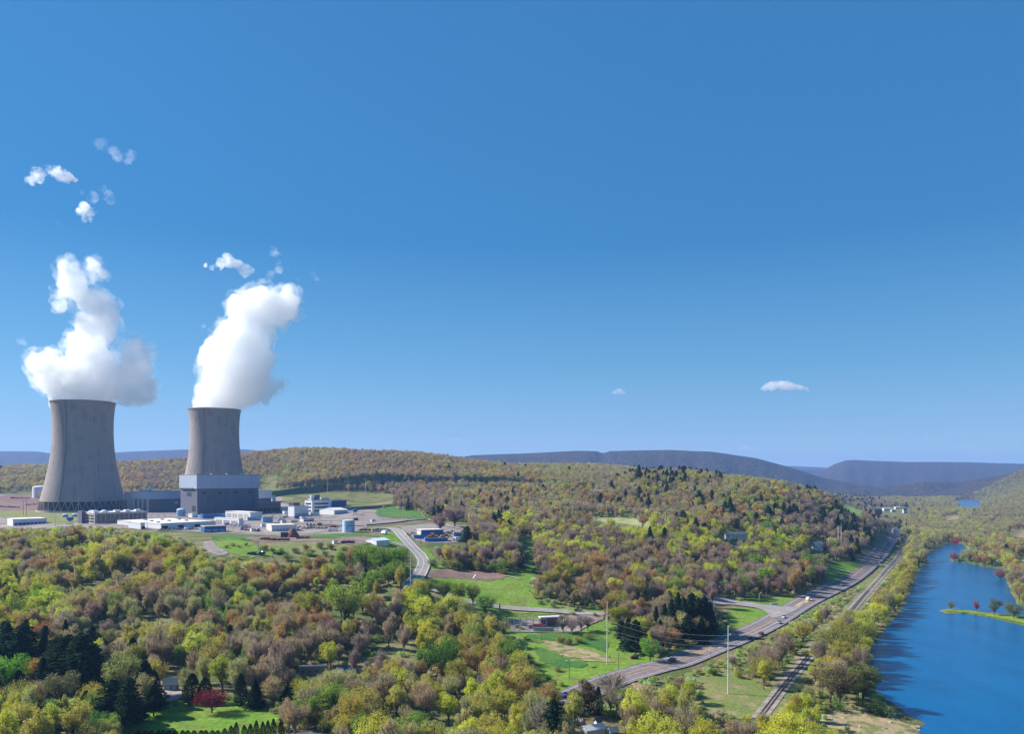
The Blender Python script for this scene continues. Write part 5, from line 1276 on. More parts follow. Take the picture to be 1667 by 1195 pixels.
tank('wide white round tank at the left of the near cooling tower', 60, 811.5, 791, 27, M_WALLW, .12)
tank('small blue tank on the lawn before the near cooling tower', 104, 843, 837, 8, M_TANKB, .3)
tank('second blue tank on the lawn, right of the other', 119, 842, 837, 8, M_TANKB, .3)
# blue and white elevated hopper on the lawn
def hopper(px, base, top, label):
    G = g(px, base); h = CZ-(top-HY)*G.y/F-G.z; t = thing('hopper_tower', label, 'hopper', (G.x, G.y, G.z))
    q = MB()
    for sx in (-2,2):
        for sy in (-2,2): q.tube([(sx*1.2,sy*1.2,-.5),(sx,sy,h*.6)], .2, 5)
    for z in (.2,.4): q.tube([(-2.3,-2.3,h*z),(2.3,-2.3,h*z),(2.3,2.3,h*z),(-2.3,2.3,h*z),(-2.3,-2.3,h*z)], .12, 4)
    q.obj('frame', M_STEEL, t)
    q = MB(); q.lathe([(.8,h*.5),(3.4,h*.72),(3.4,h*.95),(2.2,h)], 16); q.obj('hopper', M_BLUE, t)
hopper(114, 856, 842, 'blue hopper on a steel frame on the lawn left of the concrete office')
hopper(578, 839.5, 829, 'small pale hopper tower on the gravel right of the white gabled shed')
# rusty cone with its shelter
G = g(476, 875); t = thing('salt_cone', 'rusty brown cone-shaped heap cover with a dark open shelter at its left', 'salt cone', (G.x, G.y, G.z))
r = 12.5*G.y/F
q = MB(); q.lathe([(r,-.5),(r*.72,3.1*1.1),(r*.42,6.2),(r*.16,8.0),(.02,8.6)], 26); q.obj('cone_roof', M_RUST, t)
q = MB(); q.box(-r*1.35, -r*.55, -4.2, -3.9, 0, 4.2); q.box(-r*1.35, -r*1.3, -3.897, 3, 0, 4.2); q.box(-r*1.4, -r*.5, -4.3, 3.2, 4.203, 4.6); q.obj('shelter', M_ROOFD, t)
# dark pipe trestle across the yard
def wallrun(name, pts, h, mt, label, cat_, wd=.5, dzz=0):
    W3 = ground_many(pts); t = thing(name, label, cat_, tuple(float(v) for v in W3[0]))
    P = resample(W3[:, :2], 6); Z = H(P[:,0], P[:,1]); q = MB(); k = MB()
    for i in range(len(P)-1):
        a = Vector((P[i][0], P[i][1], Z[i]))-Vector(W3[0]); b = Vector((P[i+1][0], P[i+1][1], Z[i+1]))-Vector(W3[0])
        n = (b-a).cross(Vector((0,0,1))).normalized()*wd/2; u = Vector((0,0,h)); l = Vector((0,0,dzz))
        q.add([a-n+l,b-n+l,b+n+l,a+n+l,a-n+u,b-n+u,b+n+u,a+n+u], [(0,3,2,1),(4,5,6,7),(0,1,5,4),(1,2,6,5),(2,3,7,6),(3,0,4,7)])
        k.box(a.x-.12, a.x+.12, a.y-.12, a.y+.12, a.z-.5, a.z+h+.05)
    q.obj('panel', mt, t); k.obj('posts', M_STEEL, t)
    return t
wallrun('pipe_trestle', [(597,857.5),(640,853.5),(668,850),(697,848)], 2.2, M_ROOFD, 'long dark pipe trestle running across the yard to the trees', 'pipe trestle', 1.2, .8)
wallrun('perimeter_wall', [(500,857),(540,856.5),(596,857.5)], 1.3, M_ROOFB, 'low brown wall crossing the yard behind the water tank', 'wall', .5, -.3)
# ------------------------------------------------------------------ masts and poles
def street_pole(px, base, top, label, cat_='lamp post', mt=None, name='lamp_post', arms=1, r=.22, group=None):
    G = g(px, base); h = CZ-(top-HY)*G.y/F-G.z; t = thing(name, label, cat_, (G.x, G.y, G.z), 0, group)
    q = MB(); q.tube([(0,0,-.8),(0,0,h)], r*1.2, 6, r*.8); q.obj('pole', mt or M_PALEPOLE, t)
    if arms:
        for s in ((-1,1) if arms == 2 else (1,)):
            q = MB(); q.tube([(0,0,h-.4),(s*1.3,0,h)], r*.4, 4); q.obj('arm', mt or M_PALEPOLE, t)
            q = MB(); q.box(s*1.3-.55, s*1.3+.55, -.3, .3, h-.05, h+.3); q.obj('lamp_head', M_CHROME, t)
    return t, G, h
def utility_pole(px, base, top, label, mt, cross=(1,), w=3.2, name='power_pole', r=.26, group=None, ang=0):
    G = g(px, base); h = CZ-(top-HY)*G.y/F-G.z; t = thing(name, label, 'power pole', (G.x, G.y, G.z), ang, group)
    q = MB(); q.tube([(0,0,-.8),(0,0,h)], r*1.25, 8, r*.75); q.obj('pole', mt, t)
    tips = []
    for k, z in enumerate(cross):
        q = MB(); q.box(-w, w, -.12, .12, h*z-.35, h*z-.1); q.obj('crossarm', mt, t)
        for s in (-w*.95, 0, w*.95):
            i_ = MB(); i_.lathe([(.14,0),(.2,.15),(.14,.3),(.2,.45),(.06,.6)], 8); i_.obj('insulator', M_STEEL, t, (s, 0 if s else .3, h*z-.1))
            c, sn = math.cos(ang), math.sin(ang); tips.append(Vector((G.x+s*c, G.y+s*sn, G.z+h*z+.5)))
    return t, G, h, tips
def braced_pole(px, base, top, label, arms, mt, ang):
    """tall steel pole with alternating side arms"""
    G = g(px, base); h = CZ-(top-HY)*G.y/F-G.z; t = thing('power_pole', label, 'power pole', (G.x, G.y, G.z), ang)
    q = MB(); q.tube([(0,0,-.8),(0,0,h)], .33, 10, .18); q.obj('pole', mt, t); tips = []
    for z, s in arms:
        q = MB(); q.tube([(0,0,h*z-.6),(s,0,h*z+.3)], .10, 5, .07); q.obj('arm', mt, t)
        q = MB(); q.lathe([(.12,0),(.17,.2),(.12,.4),(.17,.6),(.1,.9)], 8); q.obj('insulator', M_STEEL, t, (s, 0, h*z-.6))
        tips.append(Vector((G.x+s*math.cos(ang), G.y+s*math.sin(ang), G.z+h*z-.6)))
    return t, G, h, tips
pA = braced_pole(1185.5, 1131, 1019, 'tall pale power pole standing in the grass beside the railway', [(.99,.7),(.87,1.6),(.80,-1.5),(.73,1.5),(.66,-1.2)], M_PALEPOLE, .5)
pB = braced_pole(988.5, 1083, 980, 'tall pale power pole in the meadow near the large bare tree', [(.99,-.9),(.78,1.4),(.70,1.8),(.60,-1.4),(.52,1.2)], M_PALEPOLE, .5)
pC = utility_pole(668.5, 958, 900, 'slender power pole in front of the plant road bend', M_PALEPOLE, (1,.9,.8), 1.3)
pD = utility_pole(932, 847, 815, 'tall power pole on the line clearing, the left one of the two with most wires', M_PALEPOLE, (1,.9,.8), 3)
pE = utility_pole(901, 839, 819, 'thin power pole in the trees left of the line clearing', M_PALEPOLE, (1,), 2.4)
pF = utility_pole(1083, 873, 832, 'pale power pole rising from the green trees right of the line clearing', M_PALEPOLE, (1,.9,.8), 3)
pG = utility_pole(1128, 872, 832, 'pale power pole right of its twin in the green trees', M_PALEPOLE, (1,.9), 3)
hA = utility_pole(1364.5, 898, 856, 'left upright of the pale twin poles on the slope above the highway', M_PALEPOLE, (.97,), .5, ang=.2, r=.34)
hB = utility_pole(1369.5, 899, 857, 'right upright of the pale twin poles on the slope above the highway', M_PALEPOLE, (.97,), .5, ang=.2, r=.34)
for px, b, tp, lb in ((435,777,741,'black power pole against the dark notch of the hill right of the far cooling tower'),(262.5,798,767,'black pole behind the turbine hall dome'),(236,786,765,'short dark pole left of the black one behind the turbine hall'),
    (471,800,774,'faint pole on the pale field nearest the reactor building'),(533,808,779,'faint pole in the middle of the pale field'),(567.5,807,783,'short pale pole at the field edge below the hill'),(595,817,780,'brightest tall pole on the pale field'),
    (630,803,787,'short pole at the right end of the pale field'),(640,803,782,'taller pole at the right end of the pale field'),(714.5,814,797,'left one of two poles in the woods right of the pale field'),(727,814,793,'right one of two poles in the woods right of the pale field')):
    utility_pole(px, b, tp, lb, M_ROOFD if 'black' in lb or 'dark pole' in lb else M_PALEPOLE, (.98,.9), 2.5, r=.4 if 'black' in lb else .3)
for px, b, tp, lb in ((38,840,815,'left one of two dark posts on the left lawn'),(43,840,814,'right one of two dark posts on the left lawn'),(127.5,836,812,'mast standing before the near cooling tower'),(155,845,828,'short post beside the concrete office roof'),
    (239.5,862,832,'mast in front of the wide warehouse'),(623,848,809,'tall lamp post on the gravel below the shaded bank'),(685,886,868,'dark post at the edge of the east yard'),(420.5,906,875,'pole in the scrub in front of the rusty cone'),(1104,1012,1002,'')):
    if lb: street_pole(px, b, tp, lb, arms=1 if 'lamp' in lb or 'mast' in lb else 0, mt=M_ROOFD if 'dark' in lb else M_PALEPOLE)
for px, b, tp, lb, ar in ((926.5,1107,1077,'twin-headed lamp post in the wet meadow by the brown trees',2),(925,997,980,'curved lamp post beside the lane at the dark wood edge',1),(1163,990,966,'lamp post at the lane before the evergreens',1),(1236,981,966,'lamp post on the lawn at the road junction',1),
    (1007,1090,1062,'brown post at the meadow edge left of the highway',0),(881,1043,1027,'short wooden post below the substation',0),(1063.5,1079,1056,'pale post in front of the round green tree on the verge',0),(1157,1085,1062,'thin brown pole on the verge left of the tall pole',0),
    (791,988,976,'white post at the left end of the lane',0),(867,1004,998,'short post beside the substation',0),(1224,1010,1000,'',0)):
    if lb: street_pole(px, b, tp, lb, 'lamp post' if ar else 'post', M_WOOD if 'brown' in lb or 'wooden' in lb else M_PALEPOLE, 'lamp_post' if ar else 'post', ar, .16)
# two small white blossoming saplings on the lawn corner
for px, b, tp, lb in ((800,992,977,'left one of two slim pale saplings beside the lane'),(813.5,996,981,'right one of two slim pale saplings beside the lane')):
    G = g(px, b); h = (b-tp)*G.y/F
    tree_obj(dict(x=G.x, y=G.y, z=G.z, h=h*1.05, w=.45, key='budding_2_n', col=(.30,.31,.20)), 'sapling', lb, 'sapling')
def wires(label, spans, r=.03, group=None):
    t = thing('power_line', label, 'power line', tuple(spans[0][0]), 0, group)
    for a, b, sag in spans:
        pts = []
        for k in range(17):
            u = k/16; p = a.lerp(b, u); p.z -= sag*4*u*(1-u); pts.append(p-spans[0][0])
        q = MB(); q.tube(pts, r, 4); q.obj('wire', M_WIRE, t)
def at(px, py, d): return Vector(((px-CX)*d/F, d, CZ-(py-HY)*d/F))
wires('wires slung between the tall meadow pole and the tall railway pole', [(a, b, 3) for a, b in zip(pB[3][1:], pA[3][1:])])
wires('wires running left from the tall meadow pole towards the plant road', [(a, b, 4) for a, b in zip(pB[3][1:4], pC[3][:3])])
wires('wires from the railway pole out over the river', [(a, at(1760, 1132+6*k, 420), 5) for k, a in enumerate(pA[3][1:4])], .04)
wires('lower wires crossing the near river water', [(at(1330, 1092+8*k, 350), at(1760, 1122+12*k, 400), 1) for k in range(2)], .035)
wires('wires between the line clearing poles', [(a, b, 2) for a, b in zip(pD[3][:6:2], pF[3][:6:2])], .06)
wires('wires between the twin green-tree poles', [(a, b, 1.5) for a, b in zip(pF[3][:6], pG[3])], .06)
wires('wires going left from the line clearing pole into the trees', [(a, at(800, 815+3*k, 1050), 2) for k, a in enumerate(pD[3][:6:2])], .06)
wires('wires across the brown slope behind the reactor building', [(at(440, 779+3*k, 1290), at(640, 790+3*k, 1180), 3) for k in range(4)], .08)
wires('wires across the woods between the two cooling towers', [(at(192, 776+4*k, 1400), at(300, 771+4*k, 1500), 2) for k in range(3)], .08)
# ------------------------------------------------------------------ vehicles
def car_mesh(kind='car'):
    """body shell outline in side view, extruded; x forward"""
    b = MB(); L, Wd = 4.6, 1.8
    if kind == 'car':
        b.prism([(-2.3,.35),(2.3,.35),(2.3,.75),(1.9,.88),(1.0,.95),(-1.7,.98),(-2.25,.92)], -.9, .9)
        g_ = MB(); g_.prism([(.95,.953),(.35,1.42),(-1.05,1.45),(-1.75,.983)], -.76, .76)
    elif kind == 'van':
        b.prism([(-2.6,.35),(2.6,.35),(2.6,1.0),(2.1,1.2),(1.5,2.1),(-2.6,2.15)], -.98, .98)
        g_ = MB(); g_.prism([(2.05,1.25),(1.52,2.0),(.9,2.0),(.9,1.25)], -.995, .995)
    elif kind == 'pickup':
        b.prism([(-2.7,.45),(2.7,.45),(2.7,.95),(2.2,1.08),(1.3,1.12),(-.5,1.12),(-2.7,1.12)], -.95, .95)
        g_ = MB(); g_.prism([(1.25,1.123),(.75,1.75),(-.35,1.78),(-.5,1.123)], -.82, .82)
    w = MB()
    for sx in (-1.45, 1.45):
        for sy in (-.92, .74):
            vs = []; n = 12
            for yy in (sy, sy+.18):
                for i in range(n): a = 2*math.pi*i/n; vs.append((sx+.34*math.cos(a), yy, .34+.34*math.sin(a)))
            w.add(vs, [tuple(range(n)), tuple(range(2*n-1, n-1, -1))]+[(i, (i+1) % n, (i+1) % n+n, i+n) for i in range(n)])
    return b, g_, w
def place_car(px, py, rz, paint, label, cat_='car', kind='car', group=None, parts=True, name=None, s=1.0, lift=.7):
    G = g(px, py); b, g_, w = car_mesh(kind)
    if parts:
        t = thing(name or cat_, label, cat_, (G.x, G.y, G.z+lift), rz, group); t.scale = (s, s, s)
        b.obj('body', paint, t); g_.obj('window_glass', M_GLASS, t)
        for i in range(4):
            q = MB(); q.v = w.v[i*24:(i+1)*24]; q.f = [tuple(j-i*24 for j in f) for f in w.f[i*14:(i+1)*14]]; q.m = [0]*14; q.obj('wheel', M_RUBBER, t)
        for sy in (-.7,.5):
            q = MB(); q.box(2.31 if kind == 'car' else 2.71 if kind == 'pickup' else 2.61, 2.34 if kind == 'car' else 2.74 if kind == 'pickup' else 2.64, sy, sy+.25, .6, .78); q.obj('headlight', M_CHROME, t)
        return t
    q = MB(); q.v = list(b.v); q.f = list(b.f); q.m = [0]*len(b.f)
    q.cur = 1; q.add(g_.v, g_.f); q.cur = 2; q.add(w.v, w.f)
    o = q.obj(name or 'parked_'+cat_, [paint, M_GLASS, M_RUBBER]); o.location = (G.x, G.y, G.z+lift); o.rotation_euler = (0, 0, rz); o.scale = (s, s, s)
    return props(o, label, cat_, group)
def paint(nm, c): return mat('paint_'+nm, c, .35, .04, .5, spec=.6)
P_W, P_K, P_R, P_B, P_S, P_G = paint('white', (.72,.72,.74)), paint('black', (.02,.02,.025)), paint('red', (.40,.015,.03)), paint('blue', (.03,.10,.32)), paint('silver', (.40,.41,.43)), paint('grey', (.14,.14,.15))
def hdir(px, py):
    G = g(px, py); i = int(np.argmin((HWY[:,0]-G.x)**2+(HWY[:,1]-G.y)**2)); i = min(max(i, 1), len(HWY)-2); d = HWY[i+1]-HWY[i-1]
    return math.atan2(d[1], d[0])
for px, py, p, kd, lb, fl in ((1239,1035,P_R,'car','red car on the highway near the junction',0),(1221,1042,P_K,'car','dark car following close behind the red car on the highway',0),(1094,1079,P_K,'pickup','black pickup on the near stretch of highway beside the pine stand',1),
    (1315,979,P_W,'van','white van on the highway just past the junction',1),(1370,955,P_W,'car','white car on the far straight of the highway',0),(1427,918,P_K,'car','dark car lowest of three on the far bend of the highway',0),(1434,910,P_K,'car','dark car in the middle of three on the far bend of the highway',1),
    (1447,885,P_K,'car','farthest dark car on the highway bend under the trees',0),(1434,922,P_W,'car','white car on the far bend of the highway',0),(921,1137,P_B,'pickup','blue pickup on the highway behind the slim lime tree',0),(1268,1017,P_S,'car','silver car on the highway at the lane mouth',1),(1276,1008,P_W,'car','white car waiting at the lane mouth',1)):
    place_car(px, py, hdir(px, py)+(math.pi if fl else 0), p, lb, 'pickup' if kd == 'pickup' else 'van' if kd == 'van' else 'car', kd, None, True, lift=.66, s=1.05)
place_car(941,997,.1,P_K,'dark car parked on the gravel beside the lane','car','car',s=1.1)
place_car(605,1182,.6,P_W,'white car half hidden in the bushes by the foreground lane','car','car',s=1.1,lift=.4)
# parked rows in the plant
cols = [P_W, P_S, P_K, P_B, P_W, P_G, P_R, P_W]
cn = {id(P_W):'white', id(P_S):'silver', id(P_K):'black', id(P_B):'blue', id(P_G):'grey', id(P_R):'red'}
def row(x0, y0, x1, y1, n, rz, grp, wh):
    for i in range(n):
        u = i/(n-1) if n > 1 else 0; p = rnd.choice(cols); kd = rnd.choice(['car','car','pickup','van'])
        lb = f"{cn[id(p)]} {'car' if kd == 'car' else kd} {wh}"
        o = place_car(x0+(x1-x0)*u+rnd.uniform(-.4,.4), y0+(y1-y0)*u, rz+rnd.uniform(-.1,.1), p, lb, 'car' if kd == 'car' else kd, kd, lb+' row', False, lift=.45, s=1.15)
row(20,812,46,812,7,1.2,'','in the upper row left of the near tower')
row(1,826,30,827,8,1.2,'','in the lower row on the red earth')
row(44,823,60,822,4,1.2,'','beside the foot of the near cooling tower')
row(1,866,32,866,4,.4,'','at the bottom left corner of the plant')
row(262,865,320,863,9,.9,'','parked in front of the wide warehouse')
row(370,856,400,858,5,.7,'','parked below the long white shed')
row(395,864,420,866,5,.9,'','left of the cream-roofed trailer')
row(452,846,466,843,4,.7,'','parked by the dark annex')
row(488,861,502,862,3,.5,'','right of the cream-roofed trailer')
row(518,862,548,860,7,.5,'','parked left of the water tank')
row(610,866,632,866,3,.6,'','parked at the end of the plant road')
row(726,870,735,868,3,.5,'','parked at the back of the east yard')
row(664,872,672,870,2,.5,'','parked left of the blue workshop')
# trucks
def truck(px, py, rz, body, label, s=1.0, lift=.45, L=7.0):
    G = g(px, py); t = thing('truck', label, 'truck', (G.x, G.y, G.z+lift), rz); t.scale = (s, s, s)
    q = MB(); q.box(-L/2, L/2-.3, -1.2, 1.2, 1.0, 3.5); q.obj('cargo_box', body, t)
    q = MB(); q.prism([(L/2,.6),(L/2+2.2,.6),(L/2+2.2,1.5),(L/2+1.6,2.7),(L/2,2.7)], -1.1, 1.1); q.obj('cab', P_W, t)
    q = MB(); q.prism([(L/2+2.17,1.6),(L/2+1.66,2.6),(L/2+1.2,2.6),(L/2+1.2,1.6)], -1.12, 1.12); q.obj('window_glass', M_GLASS, t)
    q = MB(); q.box(-L/2, L/2+.6, -.5, .5, .6, .997); q.obj('chassis', M_ROOFD, t)
    for x in (-L/2+1, -L/2+2.2, L/2+1.2):
        for y in (-1.2, .9):
            q = MB(); vs = []; n = 12
            for yy in (y, y+.3):
                for i in range(n): a = 2*math.pi*i/n; vs.append((x+.5*math.cos(a), yy, .5+.5*math.sin(a)))
            q.add(vs, [tuple(range(n)), tuple(range(2*n-1, n-1, -1))]+[(i, (i+1) % n, (i+1) % n+n, i+n) for i in range(n)]); q.obj('wheel', M_RUBBER, t)
truck(748, 882, 3.0, P_W, 'white truck with a blue tail in front of the dark pine', 1, .45)
truck(626, 871, 2.2, P_W, 'white truck parked where the plant road begins', 1.0)
truck(540, 866, .3, P_W, 'white truck left of the pale blue water tank', 1.0)
truck(398, 862, .4, P_S, 'silver truck below the reactor building front', 1.1)
truck(456, 849, .5, P_W, 'white truck by the dark grey annex', 1.0)
# excavators in the east yard
def excavator(px, py, rz, label):
    G = g(px, py); t = thing('excavator', label, 'excavator', (G.x, G.y, G.z+.35), rz)
    for y in (-1.4, .9):
        q = MB(); q.prism([(-2,.0),(2,0),(2.4,.45),(2,.9),(-2,.9),(-2.4,.45)], y, y+.5); q.obj('track', M_RUBBER, t)
    q = MB(); q.box(-2.2, 1.2, -1.3, 1.3, .95, 2.2); q.obj('body', M_ORANGE, t)
    q = MB(); q.box(.1, 1.5, .15, 1.25, 2.203, 3.3); q.obj('cab', M_GLASS, t)
    q = MB(); q.tube([(1.2,-.3,1.8),(3.4,-.3,4.4),(5.4,-.3,3.0)], .28, 6); q.obj('boom', M_ORANGE, t)
    q = MB(); q.tube([(5.4,-.3,3.0),(5.0,-.3,1.0)], .2, 6); q.obj('dipper', M_ORANGE, t)
    q = MB(); q.prism([(4.5,1.0),(5.4,1.0),(5.5,.3),(4.9,-.1),(4.4,.4)], -.8, .2); q.obj('bucket', M_ROOFD, t)
excavator(700, 876.5, .2, 'orange excavator at the left in front of the blue workshop wall')
excavator(709, 876, 2.9, 'orange excavator in the middle before the blue workshop wall')
excavator(721, 876, .3, 'orange excavator at the right end of the blue workshop wall')
# heaps of old machinery
def machinery(px, py, wpx, mt, label, n=7, name='scrap_machinery'):
    G = g(px, py); w = wpx*G.y/F; t = thing(name, label, 'machinery', (G.x, G.y, G.z+.4)); r = random.Random(px)
    for i in range(n):
        x = -w/2+w*(i+.5)/n; q = MB(); k = i % 3
        if k == 0: q.prism([(x-1.6,0.1),(x+1.6,.1),(x+1.3,1.2),(x+.2,2.0),(x-1.4,1.3)], r.uniform(-2,0), r.uniform(.5,2.5)); q.obj('hull', mt, t)
        elif k == 1: q.tube([(x-1.8,r.uniform(-1,1),.5),(x,r.uniform(-1,1),2.3),(x+2.0,r.uniform(-1,1),.8)], .3, 6); q.obj('arm', mt, t)
        else:
            q.lathe([(.2,.1),(.9,.2),(.9,1.5),(.5,1.9),(.15,2.6)], 12, (x, r.uniform(-1,1))); q.obj('drum', mt if i % 2 else M_ROOFD, t)
machinery(432, 880, 15, M_RED, 'left heap of bright red farm machinery on the brown yard', 7)
machinery(447, 881, 12, M_RED, 'right heap of bright red farm machinery on the brown yard', 6)
machinery(462, 881, 16, M_RUST, 'row of brown scrap right of the red machinery', 7)
machinery(494, 878, 20, M_RUST, 'row of rusty odds and ends right of the cone', 8)
machinery(567, 885, 20, M_MAROON, 'maroon stack of girders and machines left of the gabled shed', 9)
machinery(602, 865, 30, M_MAROON, 'long low stack of maroon pipes right of the water tank', 12, 'pipe_stack')
machinery(418, 904, 26, M_GLASS, 'long dark scrap pile at the front of the green field', 12)
machinery(455, 904, 18, M_ROOFD, 'dark green-grey scrap pile right of the long one', 8)
machinery(1034, 1074, 8, M_RUST, 'rusty old machine under the pines at the meadow edge', 5, 'old_machine')
machinery(480, 851, 10, M_ROOFG, 'grey machines beside the white site trailer', 5)
machinery(388, 853, 18, M_STEEL, 'jumble of grey steel parts in front of the long white shed', 8)
machinery(510, 861, 18, M_STEEL, 'jumble of pale steel parts right of the long trailer', 8)
B('left white box of the pair behind the front strip', 407, 409, 414, 866, 861.5, 30, M_WALLW, M_ROOFW, 'container', 'container')
B('right white box of the pair behind the front strip', 416, 418, 423, 866, 861.5, 30, M_WALLW, M_ROOFW, 'container', 'container')
# fuel for the eye in the far yard: storage sheds along the field edge
for pl, pc, pr, b, tp, lb in ((455,458,470,832,826,'low white shed at the field edge left of the white cube'),(460,463,478,838,833,'low pale shed left of the white cube building'),(562,564,572,830,826,'tiny white hut right of the dark blue warehouse'),(400,403,418,848,843,'low blue shed at the foot of the reactor building')):
    B(lb, pl, pc, pr, b, tp, 35, M_WALLW if 'blue' not in lb else M_LBLUE, M_ROOFW, 'shed', 'shed')
B('blue wall screen along the front foot of the reactor building', 322, 330, 372, 845, 838, 50, M_BLUEB, M_ROOFG, 'screen_building', 'building', maxw=6)
B('white low block at the left foot of the reactor building', 303, 313, 322, 843, 837, 50, M_WALLW, M_ROOFW, 'low_block', 'building', maxw=10)

# pipe racks, cable drums and other kit about the yard
def pipe_rack(p0, p1, label, n=4, h=4.5):
    a, b = g(*p0), g(*p1); t = thing('pipe_rack', label, 'pipe rack', tuple(a)); d = b-a; m = max(2, int(d.length/9)); u = d.normalized(); s = Vector((-u.y, u.x, 0))
    q = MB()
    for i in range(m+1):
        c = d*(i/m)
        for k in (-1.6, 1.6): q.tube([c+s*k+Vector((0,0,-1)), c+s*k+Vector((0,0,h))], .2, 5)
        q.tube([c-s*2+Vector((0,0,h)), c+s*2+Vector((0,0,h))], .2, 5)
    q.obj('frame', M_STEEL, t)
    for k in range(n):
        q = MB(); o = s*(-1.5+3*k/(n-1))+Vector((0,0,h+.45)); q.tube([o, d+o], .3, 6); q.obj('pipe', [M_WALLW, M_ROOFG, M_LBLUE, M_RUST][k % 4], t)
pipe_rack((432,844), (468,843), 'pipe rack between the reactor building and the white cube')
pipe_rack((246,846), (288,843), 'pipe rack along the foot of the turbine hall')
pipe_rack((520,852), (556,851), 'low pipe rack in the middle of the gravel yard', 3, 2)
for px, b, tp, lb in ((445,852,836,'lamp mast beside the light blue lean-to'),(480,858,838,'lamp mast between the trailer and the long shed'),(520,848,830,'lamp mast in front of the white gabled shed'),(540,860,840,'lamp mast left of the pale blue water tank'),
    (590,852,834,'lamp mast on the open gravel right of the tank'),(655,848,826,'lamp mast at the foot of the shaded bank'),(340,866,850,'lamp mast between the hut and the warehouse'),(90,858,842,'lamp mast right of the long left building'),(380,868,850,'lamp mast before the white sheds')):
    street_pole(px, b, tp, lb, r=.2)
for px, b, lb in ((500,855,'first of three cable drums on the open gravel'),(506,855.5,'second of three cable drums on the open gravel'),(511,856,'third of three cable drums on the open gravel')):
    G = g(px, b); t = thing('cable_drum', lb, 'cable drum', (G.x, G.y, G.z+.2)); q = MB(); q.lathe([(1.3,0),(1.3,.2),(.7,.2),(.7,1.6),(1.3,1.6),(1.3,1.8)], 16); q.obj('reel', M_WOOD, t); q = MB(); q.lathe([(1.05,.21),(1.05,1.59)], 16); q.obj('cable', M_RUBBER, t)
for i, (pl, pc, pr, b, tp, c) in enumerate(((478,480,487,845,841,'blue'),(489,491,499,846,842,'white'),(574,576,583,848,844.5,'rusty'),(603,605,611,850,847,'white'),(445,447,455,856,852,'blue'),(457,459,466,852,848.5,'white'),(347,349,357,862,858,'rusty'),(515,517,524,856,853,'rusty'),(424,426,432,858,854,'white'))):
    B(f"{c} shipping container {['right of the light blue lean-to','by the white site trailer','on the gravel behind the water tank','near the start of the pipe trestle','behind the long cream-roofed trailer','between the sheds and the trailer','left of the silver truck','behind the cable drums','left of the cream-roofed trailer'][i]}", pl, pc, pr, b, tp, 35, {'blue':M_BLUE,'white':M_WALLW,'rusty':M_RUST}[c], {'blue':M_BLUE,'white':M_WALLW,'rusty':M_RUST}[c], 'shipping_container', 'container', maxw=4)
# ------------------------------------------------------------------ substation
sub = ground_many([(829,1030),(832,1013),(868,1010),(905,1013),(905,1030)])
ft = thing('chain_fence', 'grey wire fence round the substation yard', 'fence', tuple(float(v) for v in sub[0]))
def fence_run(pts, parent, o, h=2.4):
    P = resample(np.array([p[:2] for p in pts]), 3); q = MB(); k = MB()
    for i in range(len(P)):
        x, y = P[i]-o[:2]; z = h1(*P[i])-o[2]+.3; q.tube([(x,y,z-.6),(x,y,z+h)], .07, 5)
        if i+1 < len(P):
            x2, y2 = P[i+1]-o[:2]; z2 = h1(*P[i+1])-o[2]+.3
            for t in (.1,.4,.7,1): k.tube([(x,y,z+h*t),(x2,y2,z2+h*t)], .04, 4)
    q.obj('fence_posts', M_STEEL, parent); k.obj('wire_mesh', M_STEEL, parent)
fence_run([sub[0], sub[1], sub[2], sub[3], sub[4], sub[0]], ft, sub[0])
for i, (px, py) in enumerate(((842,1024),(852,1020),(863,1024),(873,1026),(884,1024))):
    G = g(px, py); t = thing('switch_frame', ['leftmost switch frame in the substation','second switch frame in the substation, set farther back','middle switch frame in the substation','switch frame in the substation left of the red-roofed kiosk','rightmost switch frame in the substation'][i], 'switchgear', (G.x, G.y, G.z+.4), .3)
    q = MB()
    for x in (-2.2,2.2): q.tube([(x,-.6,0),(x,0,5.2)], .12, 5); q.tube([(x,.6,0),(x,0,5.2)], .12, 5)
    q.tube([(-2.8,0,5.2),(2.8,0,5.2)], .14, 5); q.tube([(-2.2,0,3.4),(2.2,0,3.4)], .1, 5); q.obj('frame', M_STEEL, t)
    for x in (-1.6,0,1.6):
        k = MB(); k.lathe([(.15,5.3),(.25,5.5),(.15,5.7),(.25,5.9),(.12,6.2)], 8, (x,0)); k.obj('insulator', M_PANEL, t)
    k = MB(); k.box(-1.0,1.0,-.7,.7,0,2.0); k.box(-1.3,-1.003,-.5,.5,.3,1.8); k.box(1.003,1.3,-.5,.5,.3,1.8); k.obj('transformer', M_STEEL, t)
B('substation hut with a white sheet roof and a brown right wall', 877, 880, 913, 1022, 1007, 12, mat('brown_brick', (0.20,0.12,0.10), .9, .2, .8), mat('bright_white_roof', (0.78,0.78,0.80), .6, .04), 'substation_hut', 'hut', maxw=8, door=(M_BLUE, (.03,), 3.2, 2.8))
B('small red-roofed kiosk left of the substation hut', 866, 868, 884, 1026, 1019, 12, M_PANEL, M_RED, 'kiosk', 'kiosk', maxw=3)
wallrun('concrete_wall', [(869,1029),(890,1029.5),(916,1028)], 2.6, M_PANEL, 'pale concrete wall along the front of the substation', 'wall', .4, -.3)
